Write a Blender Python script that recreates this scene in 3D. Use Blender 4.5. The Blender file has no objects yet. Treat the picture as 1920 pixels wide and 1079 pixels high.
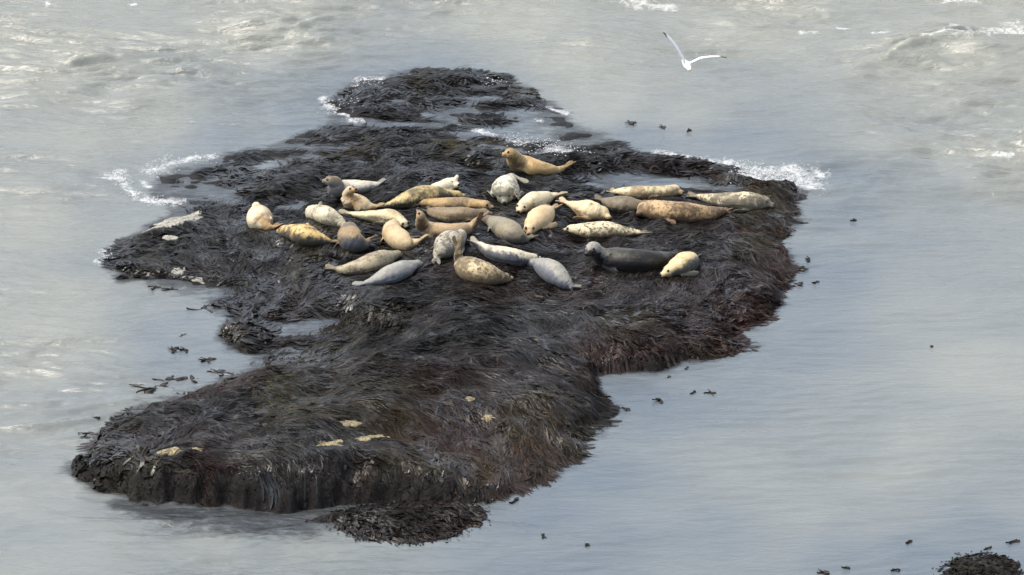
import bpy, math, random
import numpy as np
from mathutils import Vector

random.seed(7)
RNG = np.random.default_rng(7)
scene = bpy.context.scene
COL = scene.collection

# ------------------------------------------------------------------ camera
PITCH = math.radians(22.0)
DIST = 80.0
FPX = 8000.0                                   # focal length in pixels of the 1920 px wide photograph
CAM = np.array([0.0, -DIST * math.cos(PITCH), DIST * math.sin(PITCH)])
FWD = np.array([0.0, math.cos(PITCH), -math.sin(PITCH)])
UPV = np.array([0.0, math.sin(PITCH), math.cos(PITCH)])
cd = bpy.data.cameras.new("camera")
cam = bpy.data.objects.new("camera", cd)
COL.objects.link(cam)
cam.location = CAM
cam.rotation_euler = (math.pi / 2 - PITCH, 0, 0)
cd.sensor_width = 36.0
cd.lens = FPX / 1920 * 36.0
cd.clip_start = 1.0
cd.clip_end = 20000.0
scene.camera = cam

# ------------------------------------------------------------------ sky, sun, exposure
SUN_EL, SUN_AZ = math.radians(61), math.radians(-84)     # azimuth measured from +Y towards +X
w = bpy.data.worlds.new("World"); scene.world = w; w.use_nodes = True
nt = w.node_tree; nt.nodes.clear()
sky = nt.nodes.new("ShaderNodeTexSky"); sky.sky_type = 'NISHITA'; sky.sun_disc = False
sky.sun_elevation = SUN_EL; sky.sun_rotation = SUN_AZ
sky.dust_density = 4.0; sky.air_density = 1.0; sky.ozone_density = 1.0
hs = nt.nodes.new("ShaderNodeHueSaturation"); hs.inputs["Saturation"].default_value = 0.55
bg = nt.nodes.new("ShaderNodeBackground"); bg.inputs["Strength"].default_value = 0.145
wo = nt.nodes.new("ShaderNodeOutputWorld")
nt.links.new(sky.outputs[0], hs.inputs["Color"]); nt.links.new(hs.outputs[0], bg.inputs[0]); nt.links.new(bg.outputs[0], wo.inputs[0])
sd = bpy.data.lights.new("sun", 'SUN'); sd.energy = 1.45; sd.angle = math.radians(38); sd.color = (1.0, 0.89, 0.73)
sun = bpy.data.objects.new("sun", sd); COL.objects.link(sun)
sdir = Vector((math.sin(SUN_AZ) * math.cos(SUN_EL), math.cos(SUN_AZ) * math.cos(SUN_EL), math.sin(SUN_EL)))
sun.rotation_euler = sdir.to_track_quat('Z', 'Y').to_euler()
scene.view_settings.view_transform = 'Standard'
scene.view_settings.look = 'None'
scene.view_settings.exposure = 0.99
scene.view_settings.gamma = 1.0

# ------------------------------------------------------------------ helpers
def unproj(px, py, z=0.0):
    """photo pixel -> point of the place at height z"""
    px = np.asarray(px, float); py = np.asarray(py, float)
    d = FWD * FPX + np.multiply.outer(px - 960, np.array([1.0, 0, 0])) - np.multiply.outer(py - 539.5, UPV)
    t = (z - CAM[2]) / d[..., 2]
    return CAM + d * t[..., None]

def groundpx(x, y):
    """ground point -> pixel of the photograph (used to read the site plan)"""
    vx = np.asarray(x); vy = np.asarray(y) - CAM[1]; vz = -CAM[2]
    dep = vy * FWD[1] + vz * FWD[2]
    u = vy * UPV[1] + vz * UPV[2]
    return 960 + FPX * vx / dep, 539.5 - FPX * u / dep

def mpp(y, z=0):
    """metres per photo pixel at ground depth y"""
    return ((y - CAM[1]) * FWD[1] + (z - CAM[2]) * FWD[2]) / FPX

_tab = np.random.default_rng(11).random((256, 256))
def vnoise(x, y, s=0):
    x = x + s * 17.31; y = y + s * 9.77
    xi = np.floor(x).astype(int); yi = np.floor(y).astype(int)
    fx = x - xi; fy = y - yi
    fx = fx * fx * fx * (fx * (fx * 6 - 15) + 10); fy = fy * fy * fy * (fy * (fy * 6 - 15) + 10)
    a = _tab[xi & 255, yi & 255]; b = _tab[(xi + 1) & 255, yi & 255]
    c = _tab[xi & 255, (yi + 1) & 255]; d = _tab[(xi + 1) & 255, (yi + 1) & 255]
    return (a * (1 - fx) + b * fx) * (1 - fy) + (c * (1 - fx) + d * fx) * fy
def fbm(x, y, o=4, s=0, g=0.5):
    t = 0; a = 1; n = 0
    for k in range(o):
        t = t + a * (vnoise(x, y, s + k * 3) * 2 - 1); n += a; a *= g
        x, y = x * 1.9 + y * 0.35 + 3.1, y * 1.9 - x * 0.35 + 1.7
    return t / n

def idw(px, py, pts, ys=2.0, p=3.0):
    num = 0; den = 0
    for q in pts:
        d = np.hypot(px - q[0], (py - q[1]) * ys) + 12.0
        wt = d ** -p
        num = num + wt * q[2]; den = den + wt
    return num / den

def poly_sd(X, Y, P):
    """signed distance (inside +) to polygon P (n,3: x, y, value); also the value at the nearest point"""
    best = np.full(X.shape, 1e9); val = np.zeros(X.shape); ins = np.zeros(X.shape, bool)
    n = len(P)
    for i in range(n):
        x0, y0, v0 = P[i]; x1, y1, v1 = P[(i + 1) % n]
        dx, dy = x1 - x0, y1 - y0
        t = np.clip(((X - x0) * dx + (Y - y0) * dy) / (dx * dx + dy * dy + 1e-12), 0, 1)
        d = np.hypot(X - x0 - t * dx, Y - y0 - t * dy)
        m = d < best
        best = np.where(m, d, best); val = np.where(m, v0 + t * (v1 - v0), val)
        c = ((y0 > Y) != (y1 > Y)) & (X < (x1 - x0) * (Y - y0) / (y1 - y0 + 1e-12) + x0)
        ins ^= c
    return np.where(ins, best, -best), val

def line_d(X, Y, pts, wk=1.0):
    """distance to a polyline given in plan pixels, with a width per vertex -> exp falloff"""
    out = np.zeros(X.shape)
    W = unproj([q[0] for q in pts], [q[1] for q in pts])
    if len(pts) == 1:
        W = np.vstack([W, W + [[0.01, 0, 0]]]); pts = [pts[0], pts[0]]
    for i in range(len(pts) - 1):
        x0, y0 = W[i][:2]; x1, y1 = W[i + 1][:2]; w0, w1 = pts[i][2], pts[i + 1][2]
        dx, dy = x1 - x0, y1 - y0
        t = np.clip(((X - x0) * dx + (Y - y0) * dy) / (dx * dx + dy * dy + 1e-12), 0, 1)
        d = np.hypot(X - x0 - t * dx, (Y - y0 - t * dy) * 0.75)
        out = np.maximum(out, np.exp(-(d / ((w0 + t * (w1 - w0)) * wk)) ** 2))
    return out

def mesh_obj(name, verts, faces, mat, parent=None, tint=None, attrs=None, smooth=True):
    me = bpy.data.meshes.new(name)
    verts = np.asarray(verts, np.float32); 
    if isinstance(faces, np.ndarray):
        nf, k = faces.shape
        me.vertices.add(len(verts)); me.vertices.foreach_set("co", verts.ravel())
        me.loops.add(nf * k); me.loops.foreach_set("vertex_index", faces.astype(np.int32).ravel())
        me.polygons.add(nf); me.polygons.foreach_set("loop_start", np.arange(0, nf * k, k, dtype=np.int32))
        me.polygons.foreach_set("loop_total", np.full(nf, k, np.int32))
        me.update(calc_edges=True)
    else:
        me.from_pydata([tuple(map(float, v)) for v in verts], [], [tuple(int(i) for i in f) for f in faces])
    if tint is not None:
        a = me.color_attributes.new("tint", 'FLOAT_COLOR', 'POINT')
        c = np.ones((len(verts), 4), np.float32); c[:, :3] = tint
        a.data.foreach_set("color", c.ravel())
    if attrs:
        for k_, v_ in attrs.items():
            a = me.attributes.new(k_, 'FLOAT', 'POINT'); a.data.foreach_set("value", np.asarray(v_, np.float32))
    if smooth:
        me.polygons.foreach_set("use_smooth", np.ones(len(me.polygons), bool))
    me.materials.append(mat)
    o = bpy.data.objects.new(name, me); COL.objects.link(o)
    if parent: o.parent = parent
    return o

def tag(o, label=None, cat=None, group=None, kind=None):
    if label: o["label"] = label
    if cat: o["category"] = cat
    if group: o["group"] = group
    if kind: o["kind"] = kind
    return o

def new_mat(name):
    m = bpy.data.materials.new(name); m.use_nodes = True
    n = m.node_tree; n.nodes.clear()
    out = n.nodes.new("ShaderNodeOutputMaterial"); b = n.nodes.new("ShaderNodeBsdfPrincipled")
    n.links.new(b.outputs[0], out.inputs[0])
    return m, n, b
def node(n, t, **kw):
    x = n.nodes.new(t)
    for k, v in kw.items():
        if k in x.inputs.keys(): x.inputs[k].default_value = v
        else: setattr(x, k, v)
    return x
def mixc(n, fac, a, b, blend='MIX'):
    x = n.nodes.new("ShaderNodeMix"); x.data_type = 'RGBA'; x.blend_type = blend
    for sock, v in ((x.inputs[0], fac), (x.inputs[6], a), (x.inputs[7], b)):
        if hasattr(v, "is_output"): n.links.new(v, sock)
        elif isinstance(v, (int, float)): sock.default_value = v
        else: sock.default_value = (*v, 1) if len(v) == 3 else v
    return x.outputs[2]
def mth(n, op, a, b=0.0, clamp=False):
    x = n.nodes.new("ShaderNodeMath"); x.operation = op; x.use_clamp = clamp
    for i, v in enumerate((a, b)):
        if hasattr(v, "is_output"): n.links.new(v, x.inputs[i])
        else: x.inputs[i].default_value = v
    return x.outputs[0]
def ramp(n, v, lo, hi):
    x = n.nodes.new("ShaderNodeMapRange"); x.interpolation_type = 'SMOOTHSTEP'
    x.inputs[1].default_value = lo; x.inputs[2].default_value = hi
    n.links.new(v, x.inputs[0]); return x.outputs[0]
def noise(n, vec, scale, detail=4, rough=0.55, dist=0.0):
    x = node(n, "ShaderNodeTexNoise", Scale=scale, Detail=detail, Roughness=rough, Distortion=dist)
    if vec is not None: n.links.new(vec, x.inputs[0])
    return x.outputs[0]
def scaled(n, vec, s):
    x = node(n, "ShaderNodeMapping"); x.inputs[3].default_value = s
    n.links.new(vec, x.inputs[0]); return x.outputs[0]

# ------------------------------------------------------------------ site plan (pixels of the photograph on the ground plane)
# outline of the reef: px, py, width of the bank in metres
REEF = [(612,195,.5),(640,172,.5),(690,155,.6),(740,142,.6),(800,132,.6),(870,132,.6),(930,142,.6),(975,160,.6),(1000,185,.6),
        (1035,213,.6),(1085,238,.6),(1150,262,.6),(1200,285,.5),(1280,298,.5),(1350,310,.5),(1400,328,.5),(1450,345,.5),(1490,355,.4),(1497,380,.4),
        (1490,412,.4),(1470,450,.4),(1478,480,.4),(1468,520,.35),(1466,570,.3),(1440,598,.5),(1400,615,.6),(1380,655,.5),(1330,675,.5),(1220,692,.4),
        (1110,700,.2),(1092,714,.3),(1116,740,.4),(1136,768,.7),(1106,797,.7),(1070,824,.8),(1052,854,.8),(1030,884,.8),(965,918,.7),(880,936,.5),
        (780,938,.3),(700,938,.38),(620,946,.4),(560,950,.36),(450,951,.34),(330,945,.4),(220,930,.35),(150,912,.4),(130,885,.5),(140,862,.5),
        (190,830,.6),(228,800,.7),(236,782,.7),(330,752,.8),(420,722,.8),(500,690,.7),(560,670,.5),(520,668,.4),(480,662,.4),(430,655,.4),(412,625,.4),(425,600,.4),
        (400,572,.4),(432,548,.5),(370,538,.5),(300,530,.5),(240,522,.5),(226,497,.6),(236,468,.6),(262,445,.6),(300,422,.6),(352,402,.6),
        (335,385,.5),(290,355,.5),(300,330,.5),(400,310,.5),(440,297,.5),(500,277,.5),(560,258,.5),(620,236,.5),(640,215,.5)]
HMAX = [(700,830,.66),(300,860,.5),(1000,800,.5),(500,750,.45),(620,900,.58),(420,900,.55),(860,880,.42),(960,880,.28),(1100,760,.32),(760,740,.55),(900,700,.52),
        (1200,640,.36),(1300,640,.26),(1400,560,.24),(700,600,.42),(900,500,.38),(1250,470,.38),(600,470,.34),(900,420,.34),(800,380,.3),(1050,380,.3),
        (350,460,.2),(300,500,.2),(450,520,.22),(450,570,.16),(440,620,.14),(425,600,.12),(460,645,.14),(425,560,.14),(575,620,-.05),(520,640,.02),(620,640,.12),(330,540,.05),
        (600,330,.09),(430,345,.0),(540,283,.0),(620,265,.02),(470,305,.07),(900,310,.2),(800,300,.11),(720,245,.03),(850,235,.0),(950,250,.02),(740,200,.12),(690,215,.12),
        (850,150,.15),(780,150,.15),(640,190,.12),(930,175,.05),(860,190,.03),(1000,220,.0),(1100,262,-.03),(1250,308,.26),(1340,318,.26),(1190,300,.22),(1400,340,.24),(1450,350,.26),(380,325,.12),(340,338,.08),(300,348,.05),(1180,325,.02),(1200,345,.04),(1320,340,.03),(1120,300,.12),
        (1430,365,.15),(1460,420,.2),(555,388,-.02),(480,395,.12),(330,360,.0),(370,350,.05),(680,310,.09)]
LOW = [[(500,612,.3),(560,616,.5),(622,612,.4)],[(560,652,.2),(490,660,.25)],[(385,345,.6),(430,342,1.0),(470,338,.6)],[(475,322,.25),(540,288,.35),(590,283,.3),(640,266,.25)],[(500,380,.35),(560,385,.6),(605,386,.4)],
       [(1090,325,.35),(1180,340,.45),(1280,347,.45),(1380,352,.3)],[(1090,345,.3),(1130,350,.3)],[(700,243,.3),(780,240,.4),(900,250,.45),(1000,250,.45)],[(800,215,.35),(870,205,.45),(940,215,.5),(1000,235,.45),(1080,262,.45)],
       [(640,225,.3),(700,236,.4)],[(870,182,.4),(910,185,.5)],[(300,360,.3),(340,352,.2)],[(700,305,.2),(650,300,.3)],[(870,318,.2),(905,325,.3)],[(400,310,.2),(350,318,.3)],[(330,545,.4),(400,550,.3)],[(890,270,.25),(1000,290,.2)],[(1040,280,.35),(1130,285,.3)]]
def H_raw(X, Y):
    px, py = groundpx(X, Y)
    P = unproj([q[0] for q in REEF], [q[1] for q in REEF]); P[:, 2] = [q[2] for q in REEF]
    wob = 0.42 * fbm(X * 1.7, Y * 1.3, 5, 5, .7)
    sd_, wd = poly_sd(X, Y, P)
    sd_ = sd_ + wob
    hm = idw(px, py, HMAX, 2.2, 3.2)
    d = np.clip(sd_ / np.maximum(wd, .05), -3, 50)
    prof = np.where(d > 0, 1 - np.exp(-1.7 * np.maximum(d, 0)), d * 0.9)
    h = np.where(d > 0, hm * prof, 0.35 * prof)
    rough = fbm(X * .8, Y * .75, 4, 9) * 0.16 + fbm(X * 3.6, Y * 3.0, 3, 31) * 0.075
    low = np.zeros(X.shape)
    for L in LOW: low = np.maximum(low, line_d(X, Y, L))
    h = h * (1 - low) + low * (-.050 + .15 * fbm(X * 1.1 + 5, Y * 2.4, 4, 66, .65))
    # low rounded hummocks of the sandstone under the weed
    rough += 0.05 * np.abs(fbm(X * .8, Y * .5, 3, 77)) - .012
    h = h + rough * np.clip(0.35 + d * 0.5, 0, 1) * (1 - .5 * low)
    return np.maximum(h, -0.9)
GX = np.arange(-11.0, 8.2, 0.05); GY = np.arange(-13.0, 21.0, 0.05)
MX, MY = np.meshgrid(GX, GY, indexing='ij')
HG = H_raw(MX, MY)
def bil(G, x, y):
    u = np.clip((np.asarray(x) - GX[0]) / 0.05, 0, len(GX) - 1.001); v = np.clip((np.asarray(y) - GY[0]) / 0.05, 0, len(GY) - 1.001)
    i = u.astype(int); j = v.astype(int); fu = u - i; fv = v - j
    return (G[i, j] * (1 - fu) + G[i + 1, j] * fu) * (1 - fv) + (G[i, j + 1] * (1 - fu) + G[i + 1, j + 1] * fu) * fv
def blur(G, r):
    k = np.ones(2 * r + 1) / (2 * r + 1)
    for ax in (0, 1):
        pad = [(r, r) if a == ax else (0, 0) for a in (0, 1)]
        G = np.apply_along_axis(lambda m: np.convolve(m, k, 'valid'), ax, np.pad(G, pad, mode='edge'))
    return G
HS = blur(HG, 6)
GRX, GRY = np.gradient(blur(HG, 3), 0.05)

# two smaller rocks
def rock_grid(poly, hmax, wd, seed, step=0.04, ext=None):
    W = unproj([q[0] for q in poly], [q[1] for q in poly])
    x0, y0 = W[:, :2].min(0) - .6; x1, y1 = W[:, :2].max(0) + .6
    gx = np.arange(x0, x1, step); gy = np.arange(y0, y1, step)
    X, Y = np.meshgrid(gx, gy, indexing='ij')
    P = W.copy(); P[:, 2] = wd
    s, _ = poly_sd(X, Y, P)
    s = s + 0.14 * fbm(X * 3, Y * 2.4, 3, seed)
    h = np.where(s > 0, hmax * (1 - np.exp(-1.7 * s / wd)), s * .5) + (fbm(X * 3, Y * 2.4, 4, seed + 3) * .09) * np.clip(.3 + s * 2, 0, 1)
    return gx, gy, X, Y, np.maximum(h, -.6)

def grid_mesh(X, Y, Z, keep):
    nx, ny = X.shape
    idx = np.arange(nx * ny).reshape(nx, ny)
    f = np.stack([idx[:-1, :-1], idx[1:, :-1], idx[1:, 1:], idx[:-1, 1:]], -1).reshape(-1, 4)
    kf = (keep[:-1, :-1] | keep[1:, :-1] | keep[1:, 1:] | keep[:-1, 1:]).ravel()
    f = f[kf]
    used = np.zeros(nx * ny, bool); used[f.ravel()] = True
    remap = np.cumsum(used) - 1
    V = np.stack([X.ravel(), Y.ravel(), Z.ravel()], -1)[used]
    return V, remap[f], used

# ------------------------------------------------------------------ materials
def make_rock_mat():
    m, n, b = new_mat("weedy_rock")
    g = node(n, "ShaderNodeNewGeometry"); pos = g.outputs["Position"]
    at = node(n, "ShaderNodeAttribute", attribute_name="tint")
    n1 = noise(n, scaled(n, pos, (1, .8, 1)), 9, 6, .65)
    n2 = noise(n, scaled(n, pos, (2.0, 1, 1)), 40, 4, .6)
    c = mixc(n, ramp(n, n1, .35, .68), at.outputs["Color"], mixc(n, .6, at.outputs["Color"], (.014, .011, .010)))
    c = mixc(n, ramp(n, n2, .45, .7), c, mixc(n, .5, c, (.008, .008, .007)))
    n.links.new(c, b.inputs["Base Color"])
    b.inputs["Roughness"].default_value = .45; b.inputs["Specular IOR Level"].default_value = .22
    bp = node(n, "ShaderNodeBump", Strength=.9, Distance=.05)
    n.links.new(mth(n, 'ADD', n1, mth(n, 'MULTIPLY', n2, .5)), bp.inputs["Height"]); n.links.new(bp.outputs[0], b.inputs["Normal"])
    return m
M_ROCK = make_rock_mat()
def make_weed_mat(name, r_wet, r_dry, s_wet, s_dry):
    """weed whose gloss changes in patches: drained here, still running wet there"""
    m, n, b = new_mat(name)
    at = node(n, "ShaderNodeAttribute", attribute_name="tint")
    n.links.new(at.outputs["Color"], b.inputs["Base Color"])
    g = node(n, "ShaderNodeNewGeometry")
    f = ramp(n, noise(n, scaled(n, g.outputs["Position"], (.8, .6, 1)), 1.0, 4, .65, .5), .44, .60)
    def lerp(lo, hi): return mth(n, 'ADD', mth(n, 'MULTIPLY', f, hi - lo), lo)
    n.links.new(lerp(r_dry, r_wet), b.inputs["Roughness"]); n.links.new(lerp(s_dry, s_wet), b.inputs["Specular IOR Level"])
    return m
M_STRAND = make_weed_mat("wet_strand_weed", .38, .5, .30, .08)
M_BLADE = make_weed_mat("wet_kelp_blade", .25, .40, .62, .18)
M_TURF = make_weed_mat("red_turf_weed", .5, .65, .3, .1)

def make_pale_mat(name, c0, c1):
    m, n, b = new_mat(name)
    g = node(n, "ShaderNodeNewGeometry"); pos = g.outputs["Position"]
    a = noise(n, pos, 7, 6, .7); d = noise(n, scaled(n, pos, (1, 1, 3)), 28, 5, .7)
    c = mixc(n, ramp(n, a, .38, .66), c0, c1)
    c = mixc(n, ramp(n, d, .48, .62), c, (.05, .042, .032))
    n.links.new(c, b.inputs["Base Color"]); b.inputs["Roughness"].default_value = .8
    bp = node(n, "ShaderNodeBump", Strength=.8, Distance=.04); n.links.new(d, bp.inputs["Height"]); n.links.new(bp.outputs[0], b.inputs["Normal"])
    return m
M_PALE = make_pale_mat("bare_grey_rock", (.42, .41, .36), (.24, .23, .20))
M_YEL = make_pale_mat("bare_yellow_rock", (.36, .31, .17), (.16, .13, .08))

def make_foam_mat():
    m, n, b = new_mat("foam")
    b.inputs["Base Color"].default_value = (.52, .54, .55, 1); b.inputs["Roughness"].default_value = .6
    return m
M_FOAM = make_foam_mat()

# ------------------------------------------------------------------ water
SILT = [(100,100,1),(500,60,1),(960,40,1),(1400,40,1),(1750,120,1),(1900,30,1),(300,230,.75),(60,400,.9),(150,260,.8),(500,230,.35),(120,560,.8),(60,680,.75),(100,620,.9),
        (1150,180,.8),(1100,120,.85),(1300,200,.7),(1380,262,.15),(1200,262,.1),(1480,290,.2),(1580,345,.25),(1700,230,.7),(1880,300,.85),(1650,270,.65),(1700,390,.4),
        (1600,420,.15),(1550,520,.05),(1500,640,.1),(1700,560,.45),(1850,520,.4),(1850,700,.75),(1600,800,.4),(1400,850,.45),(1700,860,.7),(1500,960,.55),(1300,1000,.25),
        (1200,760,.02),(1350,720,.08),(1100,900,.08),(1000,980,.05),(1120,1050,.1),(1700,1030,.05),(1850,1000,.0),(1580,1050,.1),(1650,980,.4),(1900,940,.4),(1900,1060,0),
        (60,800,.6),(60,950,.6),(100,880,.55),(200,1040,.55),(400,1020,.6),(560,1030,.5),(330,970,.2),(500,975,.15),(350,600,.2),(330,660,.15),(150,740,.35),(300,560,.35),
        (250,440,.45),(200,500,.5),(200,360,.45),(420,270,.2),(560,230,.15),(900,220,.0),(860,180,.0),(600,620,.0),(550,385,.0),(430,340,.0),(1200,330,.0),(700,240,0)]
CHOP = [(100,60,1),(500,60,1),(960,40,1),(1400,40,.9),(1750,120,1),(1900,30,.9),(250,230,.9),(60,400,.75),(130,360,.8),(450,200,.6),(560,190,.5),(120,560,.8),(60,640,.75),(200,620,.6),
        (1100,110,.85),(1250,170,.55),(1400,200,.5),(1700,210,.75),(1880,300,.85),(1650,270,.4),(1400,262,.2),(1200,262,.2),(1550,340,.4),(1750,360,.35),(1700,430,.22),(1850,480,.22),
        (1600,500,.1),(1550,600,.08),(1850,600,.14),(1700,700,.12),(1850,800,.16),(1600,850,.15),(1400,950,.12),(1200,800,.08),(1100,930,.08),(1850,1000,.08),(1300,1050,.12),
        (60,760,.35),(60,900,.25),(150,1000,.25),(400,1000,.6),(560,980,.6),(560,1040,.5),(330,980,.5),(450,1010,.6),(900,1050,.12),(350,600,.12),(300,660,.2),(150,720,.4),(250,550,.4),(200,500,.5),
        (300,380,.4),(400,260,.25),(560,230,.2),(900,230,.12),(600,620,.03),(550,385,.02),(430,340,.03),(1200,330,.05),(700,240,.08),(850,180,.2)]
FOAM = [[(950,262,.12),(1000,272,.22),(1060,284,.26),(1130,292,.2),(1200,290,.1)],[(870,235,.10),(950,262,.12)],
        [(1230,285,.12),(1300,298,.14),(1370,310,.3),(1430,328,.35),(1470,330,.35),(1530,332,.3)],[(1440,330,.4),(1500,338,.5)],[(1497,335,.35),(1515,350,.35),(1520,338,.3)],
        [(1380,325,.2),(1430,332,.25),(1480,345,.25)],
        [(185,330,.12),(225,332,.22),(232,345,.12),(255,368,.14),(290,378,.16),(330,378,.2)],[(265,338,.08),(280,352,.08)],[(225,320,.15)],[(295,315,.3)],[(310,305,.12)],[(320,303,.1),(400,292,.12)],
        [(180,490,.08),(205,492,.1)],[(195,472,.12)],[(210,505,.1)],
        [(606,182,.1),(620,205,.16),(650,212,.16),(668,225,.16)],[(655,192,.25),(690,168,.35),(715,150,.2)],[(690,155,.28)],
        [(905,163,.28),(925,155,.28),(940,162,.2)],[(1000,195,.12),(1060,212,.1)],[(1010,225,.1)],
        [(1738,92,.14),(1780,86,.3),(1840,90,.22),(1920,82,.3)],[(1790,60,.2),(1820,72,.12)],[(1860,78,.5),(1930,68,.6)],[(1900,55,.25)],[(1640,68,.1),(1670,70,.08)],[(1500,62,.07),(1530,64,.07)],[(1570,52,.06),(1590,54,.06)],
        [(1180,4,.2),(1260,10,.16)],[(1780,5,.2),(1830,3,.16)],[(1868,298,.1),(1895,300,.1)],[(90,5,.14)],[(250,9,.1)]]
SWELL = [[(1580,150,.25),(1640,125,.5),(1700,108,.7),(1780,100,.85),(1860,104,.8),(1960,100,.7)],
         [(1830,318,.4),(1870,302,.5),(1960,300,.45)],[(1040,100,.2),(1110,92,.35),(1180,95,.25)],[(1530,325,.2),(1600,335,.3),(1700,318,.25)],
         [(170,150,.3),(220,145,.35)],[(250,190,.3),(300,178,.4),(380,175,.3)],[(60,180,.3),(120,178,.3)],[(490,60,.3),(560,65,.35),(600,70,.3)],[(560,110,.35),(640,118,.25)]]
def graded(lo, hi, step, far, grow=1.22):
    a = list(np.arange(lo, hi, step)); s = step; v = a[-1]
    while v < far: s *= grow; v += s; a.append(v)
    s = step; v = a[0]; b = []
    while v > -far: s *= grow; v -= s; b.append(v)
    return np.array(b[::-1] + a)
WX = graded(-14.0, 14.0, 0.055, 9000); WY = graded(-15.0, 31.0, 0.055, 9000)
X, Y = np.meshgrid(WX, WY, indexing='ij')
PX, PY = groundpx(X, np.maximum(Y, -40))
PXc, PYc = np.clip(PX, -100, 2020), np.clip(PY, -60, 1140)
chop = idw(PXc, PYc, CHOP, 1.8, 3); silt = idw(PXc, PYc, SILT, 1.8, 3)
fade = np.exp(-np.maximum(0, np.hypot(X, Y - 8) - 30) / 60)
wx = X + .5 * fbm(X * .35, Y * .5, 2, 3); wy = Y + .6 * fbm(X * .3, Y * .45, 2, 41)
r1 = 1 - np.abs(fbm(wx * .16, wy * .80, 2, 50)) * 2.2            # long ridges
r2 = 1 - np.abs(fbm(wx * .42, wy * 2.4, 3, 60)) * 2.2
r3 = fbm(wx * 1.15, wy * 6.0, 3, 70)
grp = np.clip(.5 + 1.1 * fbm(X * .22, Y * .3, 2, 90), 0.05, 1.2)
Z = (.150 * (r1 - .5) * (.4 + .6 * grp) + .125 * (r2 - .5) * grp + .085 * r3 * (.3 + grp)) * chop + .006 * r3
r4 = fbm(wx * 2.4 + wy * .6, wy * 10.0, 2, 120)
Z = Z + (.030 * chop * (.35 + grp) + .0035) * r4
sw = np.zeros(X.shape)
for L in SWELL:
    W = unproj([q[0] for q in L], [q[1] for q in L])
    for i in range(len(L) - 1):
        x0, y0 = W[i][:2]; x1, y1 = W[i + 1][:2]
        t = (X - x0) / (x1 - x0); tc = np.clip(t, 0, 1)
        over = np.abs(t - tc) * abs(x1 - x0)
        dy = Y - (y0 + tc * (y1 - y0)) + .15 * fbm(X * 1.2, Y * .8, 2, 7)
        a = (L[i][2] + tc * (L[i + 1][2] - L[i][2]))
        prof = np.where(dy < 0, np.exp(-(dy / .75) ** 2), np.exp(-(dy / 1.6) ** 2))
        sw = np.maximum(sw, a * .40 * prof * np.exp(-(over / .7) ** 2))
Z = (Z + sw * (.85 + .3 * r2)) * fade
foam = np.zeros(X.shape)
core = (np.abs(X) < 14.5) & (Y > -16) & (Y < 32)
fx, fy = X[core], Y[core]
fv = np.zeros(fx.shape)
for L in FOAM:
    fv = np.maximum(fv, line_d(fx, fy, L, 1.5))
foam[core] = fv
foam = np.maximum(foam, .0)
hw = np.where((X > -10.9) & (X < 8.1) & (Y > -12.9) & (Y < 20.9), bil(blur(HG, 1), X, Y), -1)
shoal = np.clip((hw + .30) / .28, 0, 1) ** 1.5 * core
bank_reflection = np.zeros(X.shape); bank_reflection[core] = line_d(fx, fy, [(230,945,.3),(330,965,.55),(450,975,.7),(560,975,.7),(640,965,.5),(760,955,.4)])  # reflection and shade of the front bank painted into the water at its foot
shoal = np.maximum(shoal, bank_reflection * .95)  # shoal carries the submerged reef and the painted bank reflection
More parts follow.
